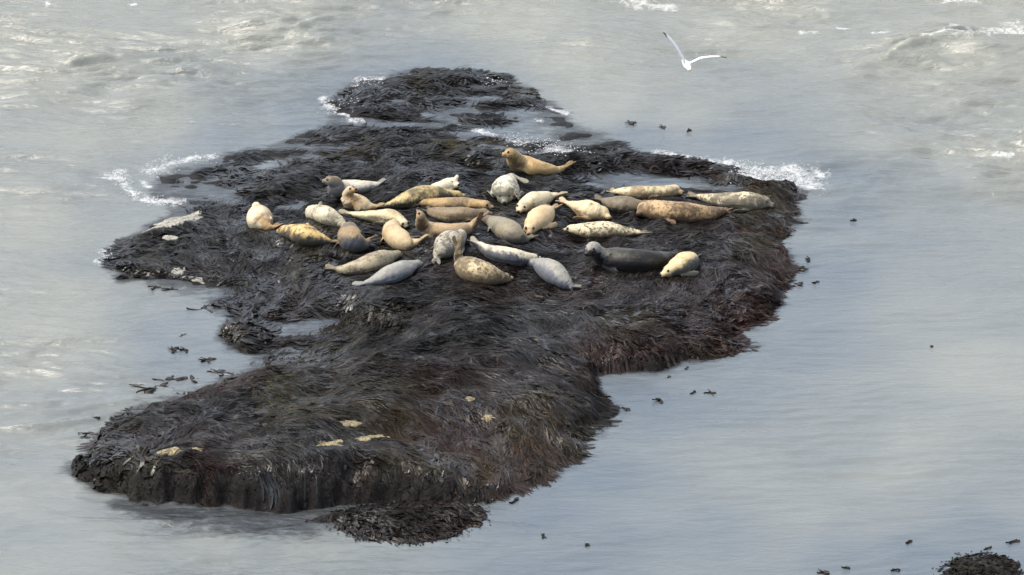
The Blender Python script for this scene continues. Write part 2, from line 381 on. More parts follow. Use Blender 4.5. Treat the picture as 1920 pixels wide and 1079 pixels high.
def make_water_mat():
    m, n, b = new_mat("sea_water")
    g = node(n, "ShaderNodeNewGeometry"); pos = g.outputs["Position"]
    si = node(n, "ShaderNodeAttribute", attribute_name="silt").outputs["Fac"]
    ch = node(n, "ShaderNodeAttribute", attribute_name="chop").outputs["Fac"]
    fo = node(n, "ShaderNodeAttribute", attribute_name="foam").outputs["Fac"]
    cl = noise(n, scaled(n, pos, (.35, .6, 1)), 1.0, 3, .5)
    s2 = mth(n, 'ADD', si, mth(n, 'MULTIPLY', mth(n, 'SUBTRACT', cl, .5), .6), True)
    c = mixc(n, s2, (.090, .114, .136), (.222, .234, .208))
    sh = node(n, "ShaderNodeAttribute", attribute_name="shoal").outputs["Fac"]  # submerged reef plus painted bank reflection
    sn = noise(n, scaled(n, pos, (1.0, 2.2, 1)), 3.5, 5, .65, .4)
    sh = ramp(n, mth(n, 'ADD', sh, mth(n, 'MULTIPLY', mth(n, 'SUBTRACT', sn, .5), 1.6)), .25, 1.0)
    c = mixc(n, mth(n, 'MULTIPLY', sh, .9), c, (.022, .024, .026))  # dark tone of the shallows, plus the painted reflection below the bank
    f1 = noise(n, scaled(n, pos, (1.0, .8, 1)), 5.0, 9, .80, .8)
    f2 = noise(n, scaled(n, pos, (1.0, .6, 1)), 30.0, 3, .6)
    ff = mth(n, 'ADD', f1, mth(n, 'MULTIPLY', mth(n, 'SUBTRACT', f2, .5), .25))
    th = mth(n, 'SUBTRACT', .78, mth(n, 'MULTIPLY', fo, .33))
    fm = mth(n, 'MULTIPLY', ramp(n, mth(n, 'SUBTRACT', ff, th), -.08, .14), .80)
    fm = mth(n, 'MULTIPLY', fm, ramp(n, fo, .04, .2))
    c = mixc(n, fm, c, (.56, .58, .59))
    n.links.new(c, b.inputs["Base Color"])
    rg = mth(n, 'ADD', mth(n, 'MULTIPLY', fm, .5), .13)
    n.links.new(rg, b.inputs["Roughness"])
    b.inputs["IOR"].default_value = 1.5
    w1 = noise(n, scaled(n, pos, (1.0, 2.8, 1)), 2.0, 3, .5, .25)
    w2 = noise(n, scaled(n, pos, (1.0, 2.6, 1)), 7.0, 2, .5, .3)
    w3 = noise(n, scaled(n, pos, (1.0, 3.4, 1)), 1.7, 5, .6, .2)
    rdg = mth(n, 'SUBTRACT', 1.0, mth(n, 'ABSOLUTE', mth(n, 'MULTIPLY', mth(n, 'SUBTRACT', w3, .5), 5.0)))
    rdg = mth(n, 'POWER', mth(n, 'MAXIMUM', rdg, 0.0), 2.0)
    hh = mth(n, 'ADD', mth(n, 'ADD', w1, mth(n, 'MULTIPLY', w2, .25)), mth(n, 'MULTIPLY', rdg, .35))
    st = mth(n, 'ADD', mth(n, 'MULTIPLY', ch, .22), .12)
    bp = node(n, "ShaderNodeBump", Distance=.12)
    n.links.new(st, bp.inputs["Strength"]); n.links.new(mth(n, 'ADD', hh, mth(n, 'MULTIPLY', fm, .3)), bp.inputs["Height"]); n.links.new(bp.outputs[0], b.inputs["Normal"])
    return m
idx = np.arange(X.size).reshape(X.shape)
F = np.stack([idx[:-1, :-1], idx[1:, :-1], idx[1:, 1:], idx[:-1, 1:]], -1).reshape(-1, 4)
water = mesh_obj("sea_water", np.stack([X.ravel(), Y.ravel(), Z.ravel()], -1), F, make_water_mat(),
                 attrs={"silt": silt.ravel(), "chop": chop.ravel(), "foam": foam.ravel(), "shoal": shoal.ravel()})
tag(water, "grey green choppy sea around the weed covered reef", "sea", kind="structure")
# sea bed under everything
sb = mesh_obj("sea_bed", [(-9000, -9000, -1.6), (9000, -9000, -1.6), (9000, 9000, -1.6), (-9000, 9000, -1.6)], [(0, 1, 2, 3)], M_PALE)
tag(sb, "silty sea bed under the water", "sea bed", kind="structure")

# ------------------------------------------------------------------ reef
RED = [(1430,470,1),(1400,580,.8),(1350,650,.9),(1250,670,.8),(1150,680,.7),(1380,500,.5),(1200,560,.3),(1100,620,.4),(950,600,.3),(1000,870,.9),(940,900,.8),(760,850,.6),(650,830,.3),
       (880,800,.5),(330,810,.3),(360,760,.5),(450,790,.3),(900,560,.4),(860,650,.3),(1000,660,.4),(700,660,.1),(500,560,.2),(900,450,.15),(1250,450,.35),(1100,800,.2),(620,880,.3),(1050,850,.9),
       (400,460,.1),(600,330,.05),(800,150,.0),(800,250,.0),(1000,330,.05),(1400,400,.3),(300,500,.1),(1200,420,.3),(560,740,.2),(700,740,.2),(800,900,.5)]
def region_tint(x, y):
    px, py = groundpx(x, y)
    red = np.clip(idw(px, py, RED, 1.8, 3.5) + .35 * fbm(x * .9, y * .7, 3, 15), 0, 1)
    ol = np.clip(fbm(x * .7, y * .5, 3, 25) * 1.8 - .2, 0, 1)
    dark = np.array([.0085, .0078, .0072]); redc = np.array([.027, .014, .011]); olc = np.array([.026, .022, .009])
    c = dark + (redc - dark) * np.clip(red * 1.3 - .25, 0, 1)[:, None] * .8
    return c + (olc - c) * ol[:, None] * .7, red
V, F, used = grid_mesh(MX, MY, HG, HG > -.3)
tint, _ = region_tint(V[:, 0], V[:, 1])
reef = mesh_obj("reef_rock", V, F, M_ROCK, tint=tint * .32)
tag(reef, "low dark reef of rock rising out of the sea", "reef", kind="structure")

# ------------------------------------------------------------------ seals: spine from head to the tips of the hind flippers
# (px, py, radius in px, extra lift in m); dk, dd, dt: colour, side and start of painted shade
SEALS = [
 dict(l="cream seal lying alone at the far left of the herd, tail flippers pointing right", c=((.60,.54,.42),(.42,.26,.10)), dk=(.38,.25,.12), dd=(.5,-.7,.1), dt=.25, sp=.15,
      s=[(480,387,8,.02),(482,393,13,0),(484,400,18,0),(486,407,23,0),(488,413,24,0),(494,419,18,0),(501,425,11,0),(508,428,7,0),(526,421,5,.05)], fl=[((503,400),(509,412),7)], face=0),
 dict(l="golden brown seal with dark blotches, second from the left edge of the herd", c=((.54,.40,.18),(.10,.075,.045)), f=.03, dk=(.05,.045,.035), dd=(.1,-.7,-.5), dt=.25, sp=.5,
      s=[(536,435,13,0),(550,436,18,0),(568,440,21,0),(588,446,18,0),(604,450,13,0),(616,453,8,0),(633,455,5,0)], fl=[((566,428),(576,422),7)], face=0),
 dict(l="pale seal with grey smudges, third from the left, with its round head end pointing left", c=((.56,.53,.43),(.25,.24,.19)), dk=(.16,.155,.12), dd=(.2,-.6,-.5), dt=.45, sp=.4,
      s=[(587,400,15,0),(597,401,19,0),(610,405,20,0),(624,411,18,0),(636,418,13,0),(644,423,9,0),(654,430,5,0)], fl=[((596,391),(600,384),6)], face=0),
 dict(l="buff seal with small raised head, in front of the grey one with brown neck", c=((.47,.40,.29),(.36,.24,.11)), dk=(.26,.15,.06), dd=(.4,-.5,-.3), dt=.75, sp=.15,
      s=[(655,358,9,.36),(652,367,11,.24),(655,377,15,.1),(666,380,18,0),(681,384,16,0),(693,388,11,0),(702,389,7,0),(724,383,5,0)], hd=(.7,-.5,.35)),
 dict(l="pale grey seal with dark brown raised head, rearmost on the left side", c=((.47,.46,.43),(.36,.35,.32)), dk=(.17,.175,.18), dd=(0,-.6,-.7), dt=.35, sp=.1, c2=(.20,.16,.10),
      s=[(621,340,10,.42),(629,343,13,.32),(632,354,16,.14),(645,353,16,0),(662,351,15,0),(682,351,14,0),(698,349,11,0),(706,347,8,.02),(720,339,5,.06)], hd=(-1,-.15,.15), neck=.27),
 dict(l="long olive seal stretched out with its nose pointing right, beside the small whitish one", c=((.45,.36,.18),(.11,.10,.06)), f=.04, dk=(.045,.045,.035), dd=(-.4,-.6,-.5), dt=.2, sp=.35,
      s=[(856,366,9,0),(843,366,12,0),(822,365,16,0),(796,367,20,0),(770,373,19,0),(748,380,14,0),(732,385,9,0),(706,388,5,0)], fl=[], face=0),
 dict(l="small whitish seal half hidden behind the long olive seal", c=((.60,.57,.48),(.50,.45,.36)), dk=(.28,.24,.17), dd=(0,-.5,-.8), dt=.6, sp=.1,
      s=[(848,345,12,.02),(840,348,14,0),(828,352,14,0),(812,357,12,0),(797,360,9,0),(786,362,5,0)], hd=(.5,-.7,.2), fl=[((853,338),(856,333),5)]),
 dict(l="white grey spotted seal lying end on, directly in front of the golden farthest seal", c=((.62,.61,.54),(.24,.24,.20)), dk=(.17,.17,.13), dd=(-.2,-.6,-.7), dt=.5, sp=.6,
      s=[(946,368,16,0),(946,362,24,0),(947,355,25,0),(949,348,21,0),(952,343,17,0),(957,335,12,0),(962,330,8,.05),(979,342,5,.12)], hd=(0,-1,-.1), fl=[((968,368),(975,376),6)], face=1),
 dict(l="golden seal with its head held high, farthest back beside the breaking foam", c=((.42,.31,.16),(.29,.20,.10)), dk=(.13,.095,.055), dd=(.3,-.3,-.9), dt=.5, sp=.3,
      s=[(958,288,11,.42),(964,296,14,.27),(971,306,18,.08),(986,311,19,0),(1006,316,17,0),(1026,319,14,0),(1042,320,11,0),(1052,318,8,.03),(1078,303,5,.2)], hd=(-.9,-.4,.12), fl=[((981,306),(983,318),7)]),
 dict(l="cream seal facing the camera, just behind the plain tan curled seal", c=((.60,.54,.42),(.38,.30,.19)), dk=(.25,.18,.10), dd=(0,-.5,-.8), dt=.6, sp=.25,
      s=[(981,389,13,0),(990,382,16,0),(1002,377,18,0),(1018,373,16,0),(1030,370,12,0),(1038,367,8,.04),(1066,362,5,.08)], hd=(-.4,-.9,0), fl=[((1005,376),(1020,381),5)]),
 dict(l="plain tan seal curled toward the camera with a smooth round head below its body", c=((.54,.43,.29),(.46,.34,.20)), dk=(.30,.20,.11), dd=(-.3,-.5,-.6), dt=.55, sp=.05,
      s=[(994,428,13,0),(1001,420,17,0),(1010,412,22,0),(1018,404,22,0),(1026,398,16,0),(1031,394,10,.03),(1051,384,5,.1)], hd=(-.1,-1,-.1), fl=[((1016,402),(1027,412),6),((1016,432),(1040,429),5)]),
 dict(l="cream seal with a dark slit like flipper fold, just right of the plain tan seal", c=((.60,.52,.37),(.50,.40,.24)), dk=(.27,.19,.10), dd=(-.2,-.6,-.7), dt=.6, sp=.05,
      s=[(1127,400,15,0),(1117,398,18,0),(1103,394,19,0),(1089,390,16,0),(1077,386,11,0),(1068,383,7,0),(1045,374,5,.06)], hd=(.6,-.7,0), fl=[((1098,389),(1108,382),6),((1092,408),(1081,401),4)], face=0),
 dict(l="pale spotted seal lying flat with nose left and tail right, above the charcoal seal", c=((.60,.55,.42),(.20,.17,.11)), dk=(.20,.15,.09), dd=(0,-.5,-.8), dt=.55, sp=.75,
      s=[(1073,431,10,0),(1086,431,14,0),(1105,432,17,0),(1130,432,17,0),(1155,433,15,0),(1176,435,11,0),(1192,436,7,0),(1226,437,4,0)], fl=[((1101,423),(1112,430),6)], face=1),
 dict(l="large charcoal seal with a pale grey face raised and turned to the camera", c=((.011,.011,.012),(.055,.055,.052)), dk=(.006,.006,.007), dd=(-.2,-.5,-.7), dt=.4, sp=.35, c2=(.30,.29,.26), neck=.2,
      s=[(1113,467,14,.34),(1120,475,15,.2),(1132,484,20,.04),(1152,487,24,0),(1180,489,24,0),(1208,489,22,0),(1232,487,18,0),(1248,483,13,0),(1256,480,10,.02),(1276,470,6,.08)], hd=(-.55,-.8,-.05), fl=[((1145,478),(1150,500),8)]),
 dict(l="small creamy seal curled up at the right behind the tail of the charcoal seal", c=((.58,.49,.31),(.40,.32,.17)), dk=(.07,.07,.06), dd=(.7,-.3,-.5), dt=.3, sp=.35,
      s=[(1258,508,13,0),(1268,502,19,0),(1280,497,23,0),(1290,491,21,0),(1296,486,15,0),(1301,483,8,0),(1307,480,4,0)], hd=(-.8,-.5,-.1)),
 dict(l="pale buff seal lying behind the two brown seals, head to the right", c=((.56,.49,.34),(.30,.23,.14)), dk=(.22,.16,.09), dd=(.2,-.5,-.5), dt=.45, sp=.5,
      s=[(1263,358,12,0),(1250,360,13,0),(1230,361,13,0),(1207,362,14,0),(1184,362,13,0),(1166,361,11,0),(1155,361,8,0),(1142,358,6,0)], hd=(.8,-.5,.1), fl=[((1222,358),(1236,368),6)]),
 dict(l="dark grey brown seal partly behind the big spotted brown seal, tail to the left", c=((.16,.135,.10),(.09,.08,.07)), dk=(.045,.04,.033), dd=(0,-.5,-.8), dt=.35, sp=.3,
      s=[(1212,390,11,0),(1200,388,14,0),(1182,387,18,0),(1162,385,19,0),(1146,382,15,0),(1134,378,9,0),(1116,371,5,.04)], fl=[], face=0),
 dict(l="big brown seal with dark spots stretched out to the right, flipper folded on its chest", c=((.42,.30,.17),(.16,.11,.07)), dk=(.12,.075,.045), dd=(0,-.5,-.8), dt=.5, sp=.65,
      s=[(1212,392,16,0),(1225,394,20,0),(1248,397,21,0),(1275,399,21,0),(1302,401,19,0),(1326,401,16,0),(1343,399,13,0),(1354,397,10,.02),(1369,392,6,.06)], hd=(-.6,-.7,0), fl=[((1210,377),(1243,381),6),((1360,394),(1371,404),5)], face=0),
 dict(l="mottled cream and grey seal nearest the right end of the reef", c=((.54,.50,.38),(.18,.16,.12)), dk=(.12,.11,.085), dd=(0,-.6,-.7), dt=.5, sp=.85,
      s=[(1428,380,15,0),(1416,380,19,0),(1398,379,21,0),(1376,378,19,0),(1352,376,16,0),(1330,373,12,0),(1315,370,8,0),(1286,366,5,.02)], hd=(.9,-.4,0)),
 dict(l="rusty brown seal in the middle of the heap with its tail flippers curled at left", c=((.34,.24,.12),(.22,.16,.10)), dk=(.12,.08,.045), dd=(0,-.5,-.8), dt=.4, sp=.35,
      s=[(908,386,11,0),(895,385,12,0),(874,384,14,0),(848,384,14,0),(824,383,13,0),(804,382,11,0),(792,381,9,.03),(776,385,6,.0)], fl=[((873,377),(878,388),7)]),
 dict(l="dusky brown grey seal lying just in front of the rusty brown one", c=((.19,.15,.10),(.11,.09,.065)), sp=.3,
      s=[(905,402,11,0),(893,403,13,0),(872,404,16,0),(846,404,17,0),(824,401,15,0),(808,397,10,0),(796,392,6,0)], fl=[], face=0),
 dict(l="brown seal bent like a banana with head raised left and hind flippers raised right", c=((.33,.25,.16),(.24,.18,.12)), dk=(.09,.065,.045), dd=(0,-.4,-.8), dt=.5, sp=.15,
      s=[(789,407,9,.40),(790,415,11,.27),(795,425,14,.08),(812,431,15,0),(834,433,15,0),(856,433,14,0),(874,430,13,0),(885,424,10,.08),(893,415,8,.2),(911,397,6,.48)], hd=(-.3,.3,.9), fl=[]),
 dict(l="grey seal with brown head and scratched flank, left of the plain tan seal", c=((.22,.205,.165),(.30,.25,.16)), dk=(.085,.082,.075), dd=(0,-.6,-.7), dt=.35, sp=.4, c2=(.13,.10,.075), neck=.25,
      s=[(912,411,9,0),(922,415,12,0),(935,423,17,0),(950,432,22,0),(964,440,22,0),(976,446,16,0),(985,449,9,0),(1006,442,5,.06)], fl=[]),
 dict(l="light grey marbled seal lying end on in the middle, its rear nearest the camera", c=((.40,.38,.34),(.19,.18,.165)), dk=(.13,.125,.11), dd=(.5,-.4,-.6), dt=.4, sp=.8,
      s=[(863,444,13,0),(857,449,19,0),(848,454,24,0),(838,461,24,0),(829,470,21,0),(822,478,14,0),(819,483,9,0),(818,494,5,0)], fl=[], face=0),
 dict(l="tan mottled seal in the front row holding its tail flippers straight up", c=((.47,.40,.27),(.22,.17,.10)), dk=(.13,.10,.06), dd=(-.2,-.6,-.7), dt=.45, sp=.8,
      s=[(944,522,11,0),(933,520,17,0),(915,516,23,0),(895,511,25,0),(877,503,23,0),(865,494,16,.04),(860,483,11,.18),(859,474,8,.32),(857,441,6,.62)], fl=[((890,500),(905,494),6)]),
 dict(l="white backed seal with grey lower flank, nose touching the blue grey seal at right", c=((.56,.53,.45),(.27,.26,.24)), dk=(.07,.075,.085), dd=(-.35,-.7,-.5), dt=.15, sp=.3,  # grey of the lower flank is painted shade
      s=[(998,485,10,0),(987,485,14,0),(969,484,18,0),(948,481,19,0),(928,476,17,0),(911,468,13,0),(901,461,9,.05),(880,448,5,.16)], fl=[((972,490),(975,500),6)]),
 dict(l="smooth blue grey seal in the front row with its tail to the lower right", c=((.23,.24,.25),(.30,.30,.29)), dk=(.11,.12,.14), dd=(-.6,-.5,-.5), dt=.35, sp=.15,
      s=[(999,494,10,0),(1010,496,14,0),(1024,503,20,0),(1038,512,22,0),(1051,522,20,0),(1062,531,15,0),(1069,536,10,0),(1086,539,6,0)], fl=[((1048,500),(1057,512),5),((1070,540),(1078,553),5)], face=0),
 dict(l="grey tan seal lying just behind the blue grey one at the front left", c=((.33,.30,.23),(.21,.18,.13)), dk=(.09,.08,.06), dd=(0,-.4,-.8), dt=.5, sp=.45,
      s=[(744,478,9,0),(733,481,13,0),(717,487,18,0),(698,494,20,0),(679,500,18,0),(661,504,15,0),(645,506,12,0),(634,505,8,0),(611,502,5,.02)], fl=[((713,483),(716,491),7)]),
 dict(l="pale blue grey seal at the front left with its nose to the upper right", c=((.24,.255,.27),(.31,.315,.31)), dk=(.10,.115,.14), dd=(.1,-.6,-.6), dt=.35, sp=.1,
      s=[(780,497,10,0),(770,500,14,0),(755,506,19,0),(739,513,20,0),(722,520,18,0),(705,526,14,0),(693,530,9,0),(659,537,5,0)], fl=[((783,508),(789,514),5)], face=0),
 dict(l="cream stretched seal whose nose drops behind the seal with the round scar", c=((.56,.50,.36),(.38,.32,.20)), dk=(.15,.13,.085), dd=(0,-.6,-.7), dt=.35, sp=.2,
      s=[(757,420,9,0),(748,413,13,0),(731,408,16,0),(712,407,15,0),(692,406,12,0),(674,404,9,0),(662,402,7,0),(634,399,5,.02)], fl=[]),
 dict(l="pinkish tan seal with a round scar on its side and dark hind flippers raised right", c=((.48,.39,.26),(.38,.29,.17)), dk=(.17,.125,.09), dd=(.4,-.4,-.8), dt=.5, sp=.1,
      s=[(737,422,11,0),(735,430,16,0),(738,440,20,0),(749,450,21,0),(762,456,18,0),(773,457,13,0),(781,455,9,.04),(803,442,6,.12)], hd=(.4,.8,.1), fl=[], face=0),
 dict(l="brown and slate seal bunched up just left of the seal with the round scar", c=((.27,.20,.12),(.13,.11,.09)), dk=(.05,.055,.065), dd=(.2,-.7,-.3), dt=.2, sp=.5,
      s=[(656,432,16,0),(655,438,20,0),(656,446,23,0),(663,454,23,0),(674,458,18,0),(682,458,12,.02),(690,455,9,.05),(710,448,7,.06)], hd=(-.2,.9,0), fl=[((692,448),(710,442),5),((690,460),(706,462),5)], face=0),
]

def seal_mat(i, s):
    m, n, b = new_mat("seal_fur_%d" % i)
    tc = node(n, "ShaderNodeTexCoord"); v = tc.outputs["Object"]
    off = node(n, "ShaderNodeMapping"); off.inputs[1].default_value = (i * 3.7, i * 1.9, i * .7); n.links.new(v, off.inputs[0]); p = off.outputs[0]
    a, c = [(q[0] * .98, q[1] * .94, q[2] * .83) for q in s['c']]
    big = noise(n, p, 2.4, 4, .6); sm = noise(n, p, 12, 6, .72, .4); fine = noise(n, p, 60, 3, .6)
    vo = node(n, "ShaderNodeTexVoronoi", Scale=17.0); n.links.new(p, vo.inputs[0])
    sp = s['sp']
    fo_ = s.get('f', 0); f = ramp(n, big, .50 - .10 * sp - fo_, .66 - .08 * sp - fo_)
    col = mixc(n, f, a, c)
    spot = ramp(n, mth(n, 'ADD', sm, mth(n, 'MULTIPLY', big, .35)), .75 - .11 * sp, .79 - .10 * sp)
    dk = tuple(x * .45 for x in c)
    col = mixc(n, mth(n, 'MULTIPLY', spot, min(1, .25 + sp)), col, dk)
    # fine dark flecks
    fl = mth(n, 'MULTIPLY', ramp(n, vo.outputs["Distance"], .34, .16), ramp(n, noise(n, p, 4, 2), .42, .62))
    col = mixc(n, mth(n, 'MULTIPLY', fl, sp * .8), col, dk)
    col = mixc(n, mth(n, 'MULTIPLY', fine, .3), col, mixc(n, .5, col, a))
    if 'c2' in s:        # differently coloured head and neck
        h = node(n, "ShaderNodeAttribute", attribute_name="head")
        sep = node(n, "ShaderNodeVectorMath", operation='DISTANCE')
        n.links.new(v, sep.inputs[0]); sep.inputs[1].default_value = s['_headpos']
        hf = ramp(n, mth(n, 'ADD', sep.outputs["Value"], mth(n, 'MULTIPLY', mth(n, 'SUBTRACT', sm, .5), .2)), s['neck'] + .14, s['neck'])
        col = mixc(n, hf, col, mixc(n, ramp(n, sm, .4, .65), s['c2'], tuple(x * .6 for x in s['c2'])))
    fp = node(n, "ShaderNodeAttribute", attribute_name="flip").outputs["Fac"]
    col = mixc(n, mth(n, 'MULTIPLY', fp, .6), col, tuple(x * .42 + .01 for x in c))
    if 'dk' in s:        # shade of undersides and near flanks painted into the coat, ragged edge
        do = node(n, "ShaderNodeAttribute", attribute_name="flank_shade").outputs["Fac"]
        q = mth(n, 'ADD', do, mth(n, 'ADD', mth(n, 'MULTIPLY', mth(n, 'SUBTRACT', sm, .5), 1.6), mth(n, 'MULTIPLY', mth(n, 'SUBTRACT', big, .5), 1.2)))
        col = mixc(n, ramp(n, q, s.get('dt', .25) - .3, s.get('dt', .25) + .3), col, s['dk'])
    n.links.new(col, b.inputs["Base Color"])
    b.inputs["Roughness"].default_value = .48
    b.inputs["Specular IOR Level"].default_value = .3
    b.inputs["Sheen Weight"].default_value = .08
    bp = node(n, "ShaderNodeBump", Strength=.35, Distance=.02); n.links.new(mth(n, 'ADD', sm, mth(n, 'MULTIPLY', fine, .3)), bp.inputs["Height"]); n.links.new(bp.outputs[0], b.inputs["Normal"])
    return m
m_dark, n_, b_ = new_mat("wet_black_skin"); b_.inputs["Base Color"].default_value = (.012, .011, .010, 1); b_.inputs["Roughness"].default_value = .18

def crom(P, t):
    n = len(P); i = min(int(t), n - 2); f = t - i
    p0 = P[max(i - 1, 0)]; p1 = P[i]; p2 = P[i + 1]; p3 = P[min(i + 2, n - 1)]
    return .5 * ((2 * p1) + (-p0 + p2) * f + (2 * p0 - 5 * p1 + 4 * p2 - p3) * f * f + (-p0 + 3 * p1 - 3 * p2 + p3) * f ** 3)

def loft(V, F, C, SD, UP, A, B, n=18):
    """closed loft: centres, side vectors, up vectors, half widths, half heights"""
    base = len(V)
    for c, s, u, a, b in zip(C, SD, UP, A, B):
        for k in range(n):
            th = 2 * math.pi * k / n
            V.append(c + s * a * math.cos(th) + u * b * math.sin(th))
    m = len(C)
    for i in range(m - 1):
        for k in range(n):
            F.append((base + i * n + k, base + i * n + (k + 1) % n, base + (i + 1) * n + (k + 1) % n, base + (i + 1) * n + k))
    a = len(V); V.append(C[0]); V.append(C[-1])
    for k in range(n):
        F.append((a, base + (k + 1) % n, base + k)); F.append((a + 1, base + (m - 1) * n + k, base + (m - 1) * n + (k + 1) % n))

def unit(v): return v / (np.linalg.norm(v) + 1e-9)
def frame(T):
    s = np.cross(T, [0, 0, 1]); l = np.linalg.norm(s)
    s = s / l if l > .15 else unit(s + np.array([0, .2, 0]))
    return s, unit(np.cross(s, T))

def ellipsoid(V, F, c, fw, sd_, up, a, b, d, m=8, n=12):
    C = []; S = []; U = []; A = []; B = []
    for i in range(m + 1):
        t = -math.cos(math.pi * i / m) * .995; r = math.sqrt(max(0, 1 - t * t))
        C.append(c + fw * a * t); S.append(sd_); U.append(up); A.append(b * r); B.append(d * r)
    loft(V, F, C, S, U, A, B, n)

def paddle(V, F, p0, p1, wdt, flat, thick=.018, root=.55):
    """a flipper from p0 to p1, flat = direction of its width"""
    T = unit(p1 - p0); flat = unit(flat - T * np.dot(flat, T)); up = np.cross(T, flat)
    prof = [(-.12, root * .8), (0, root), (.2, root * .95), (.45, .85), (.7, 1.0), (.88, .9), (.97, .6), (1.0, .2)]
    L = np.linalg.norm(p1 - p0)
    C = [p0 + T * L * t for t, _ in prof]
    loft(V, F, C, [flat] * 8, [up] * 8, [wdt * k for _, k in prof], [thick * (1.4 - .8 * max(t, 0)) for t, _ in prof], 12)

def surf_pt(px, py, zoff):
    z = .3
    for _ in range(6):
        p = unproj(px, py, z); z = float(bil(HS, p[0], p[1])) + zoff
    return unproj(px, py, z)

SEAL_FOOT = []
def build_seal(i, s):
    pts = s['s']; P = []; R = []
    for q in pts:
        r = q[2] * .0104
        p = surf_pt(q[0], q[1], r * .66 + q[3])
        r = q[2] * mpp(p[1], p[2])
        P.append(p); R.append(r)
    P = np.array(P); R = np.array(R)
    tip = P[-1]; root = P[-2]
    for p, r in zip(P[:-1], R[:-1]): SEAL_FOOT.append((p[0], p[1], r))
    body = P[:-1]; rb = R[:-1]
    # resample
    C = []; RR = []
    ts = np.linspace(0, len(body) - 1, 34)
    if len(body) > 4 and 'hd' not in s and rb[1] > rb[0]: rb[1] = rb[1] * .90
    rb[-3:] = rb[-3:] * np.array([.95, .88, .85])
    PR = np.hstack([body, rb[:, None]])
    for t in ts:
        q = crom(PR, t); C.append(q[:3]); RR.append(q[3])
    T = [unit(C[min(k + 1, 33)] - C[max(k - 1, 0)]) for k in range(34)]
    hdir = unit(np.array(s['hd'], float)) if 'hd' in s else unit(-T[0] * np.array([1, 1, .3]) + np.array([0, -.12, 0]))
    # tail end taper
    end = C[-1] + (tip - C[-1]) * .38
    C.append(C[-1] + (tip - C[-1]) * .2); RR.append(RR[-1] * .8); T.append(unit(tip - root))
    C.append(end); RR.append(RR[-1] * .55); T.append(unit(tip - root))
    V = []; F = []
    S = []; U = []
    for t in T:
        a, b = frame(t); S.append(a); U.append(b)
    for k in range(1, len(S)):
        if np.dot(S[k], S[k - 1]) < 0: S[k] = -S[k]; U[k] = -U[k]
    A = []; B = []
    for k, r in enumerate(RR):
        u = k / len(RR)
        lum = 1 + .02 * math.sin(k * 1.7 + i)
        A.append(r * (1.05 if 0.15 < u < .85 else 1.02) * lum); B.append(r * .95)
    loft(V, F, C, S, U, A, B, 20)
    # head: skull, muzzle, whisker pads
    r0 = RR[0]; hc = C[0]
    hs, hu = frame(hdir)
    sc = min(r0, .135)
    ellipsoid(V, F, hc + hdir * r0 * .15, hdir, hs, hu, r0 * 1.08, r0 * 1.03, r0 * 1.0)
    mz = hc + hdir * (r0 * .80 + sc * .40) - hu * sc * .14
    ellipsoid(V, F, mz, hdir, hs, hu, sc * .72, sc * .54, sc * .46)
    for g in (-1, 1):
        ellipsoid(V, F, mz + hdir * sc * .38 + hs * g * sc * .20 - hu * sc * .08, hdir, hs, hu, sc * .28, sc * .27, sc * .23)
    nose = mz + hdir * sc * .66 + hu * sc * .12
    # hind flippers, splayed
    tt = unit(tip - end); fs, fu = frame(tt)
    L = max(np.linalg.norm(tip - end) , .18)
    for g in (-1, 1):
        tp = end + tt * L + fs * g * L * .30 + fu * g * .02
        paddle(V, F, end - tt * .05 + fs * g * .03, tp, .062, fs * .75 + fu * .65 * g, .019, .6)
    # fore flippers
    Ltot = sum(np.linalg.norm(C[k + 1] - C[k]) for k in range(len(C) - 1))
    kf = int(.30 * 34)
    if len(s.get('fl', [])) == 0 or 'hd' in s:
        for g in (-1, 1):
            r = RR[kf]
            a = C[kf] + S[kf] * g * r * .92 - U[kf] * r * .45
            b = a + T[kf] * .27 + S[kf] * g * .12 - np.array([0, 0, .03])
            b[2] = max(b[2], float(bil(HS, b[0], b[1])) + .03)
            paddle(V, F, a - T[kf] * .03, b, .066, np.cross(T[kf], S[kf]) * .8 + S[kf] * .35, .018)
    for (q0, q1, wp) in s.get('fl', []):
        # flipper lying on the near side of the body between two marked points
        def near(q):
            d = unit(unproj(q[0], q[1], 0) - CAM); best = None
            for c, r in zip(C, RR):
                t = np.dot(c - CAM, d); m = CAM + d * t; dd = np.linalg.norm(m - c)
                if best is None or dd - r < best[0]: best = (dd - r, m, d, c, r, dd)
            _, m, d, c, r, dd = best
            off = math.sqrt(max(r * r - dd * dd, 0)) if dd < r else 0
            return m - d * off * .97
        a = near(q0); b = near(q1)
        vd = unit(a - CAM); wd = unit(np.cross(b - a, vd))
        b = b - vd * .02
        if np.linalg.norm(b - a) < .16: b = a + unit(b - a) * .16
        paddle(V, F, a, b, max(wp * .0052, .04), wd, .022)
    V = np.array(V); org = np.array([C[17][0], C[17][1], float(bil(HS, C[17][0], C[17][1]))])
    # soft belly: flatten what would sink into the reef
    g = bil(HS, V[:, 0], V[:, 1]) - .04
    V[:, 2] = np.where(V[:, 2] < g, g + (V[:, 2] - g) * .25, V[:, 2])
    s['_headpos'] = tuple(hc - org)
    name = "seal"
    tmp = mesh_obj("seal_body", V - org, F, m_dark)
    md = tmp.modifiers.new("remesh", 'REMESH'); md.mode = 'VOXEL'; md.voxel_size = .0155
    sm = tmp.modifiers.new("smooth", 'SMOOTH'); sm.iterations = 4; sm.factor = .5
    dg = bpy.context.evaluated_depsgraph_get()
    me = bpy.data.meshes.new_from_object(tmp.evaluated_get(dg))
    bpy.data.objects.remove(tmp)
    nv = len(me.vertices); co = np.empty(nv * 3, np.float32); me.vertices.foreach_get("co", co); co = co.reshape(-1, 3).astype(float)
    no = np.empty(nv * 3, np.float32); me.vertex_normals.foreach_get("vector", no); no = no.reshape(-1, 3)
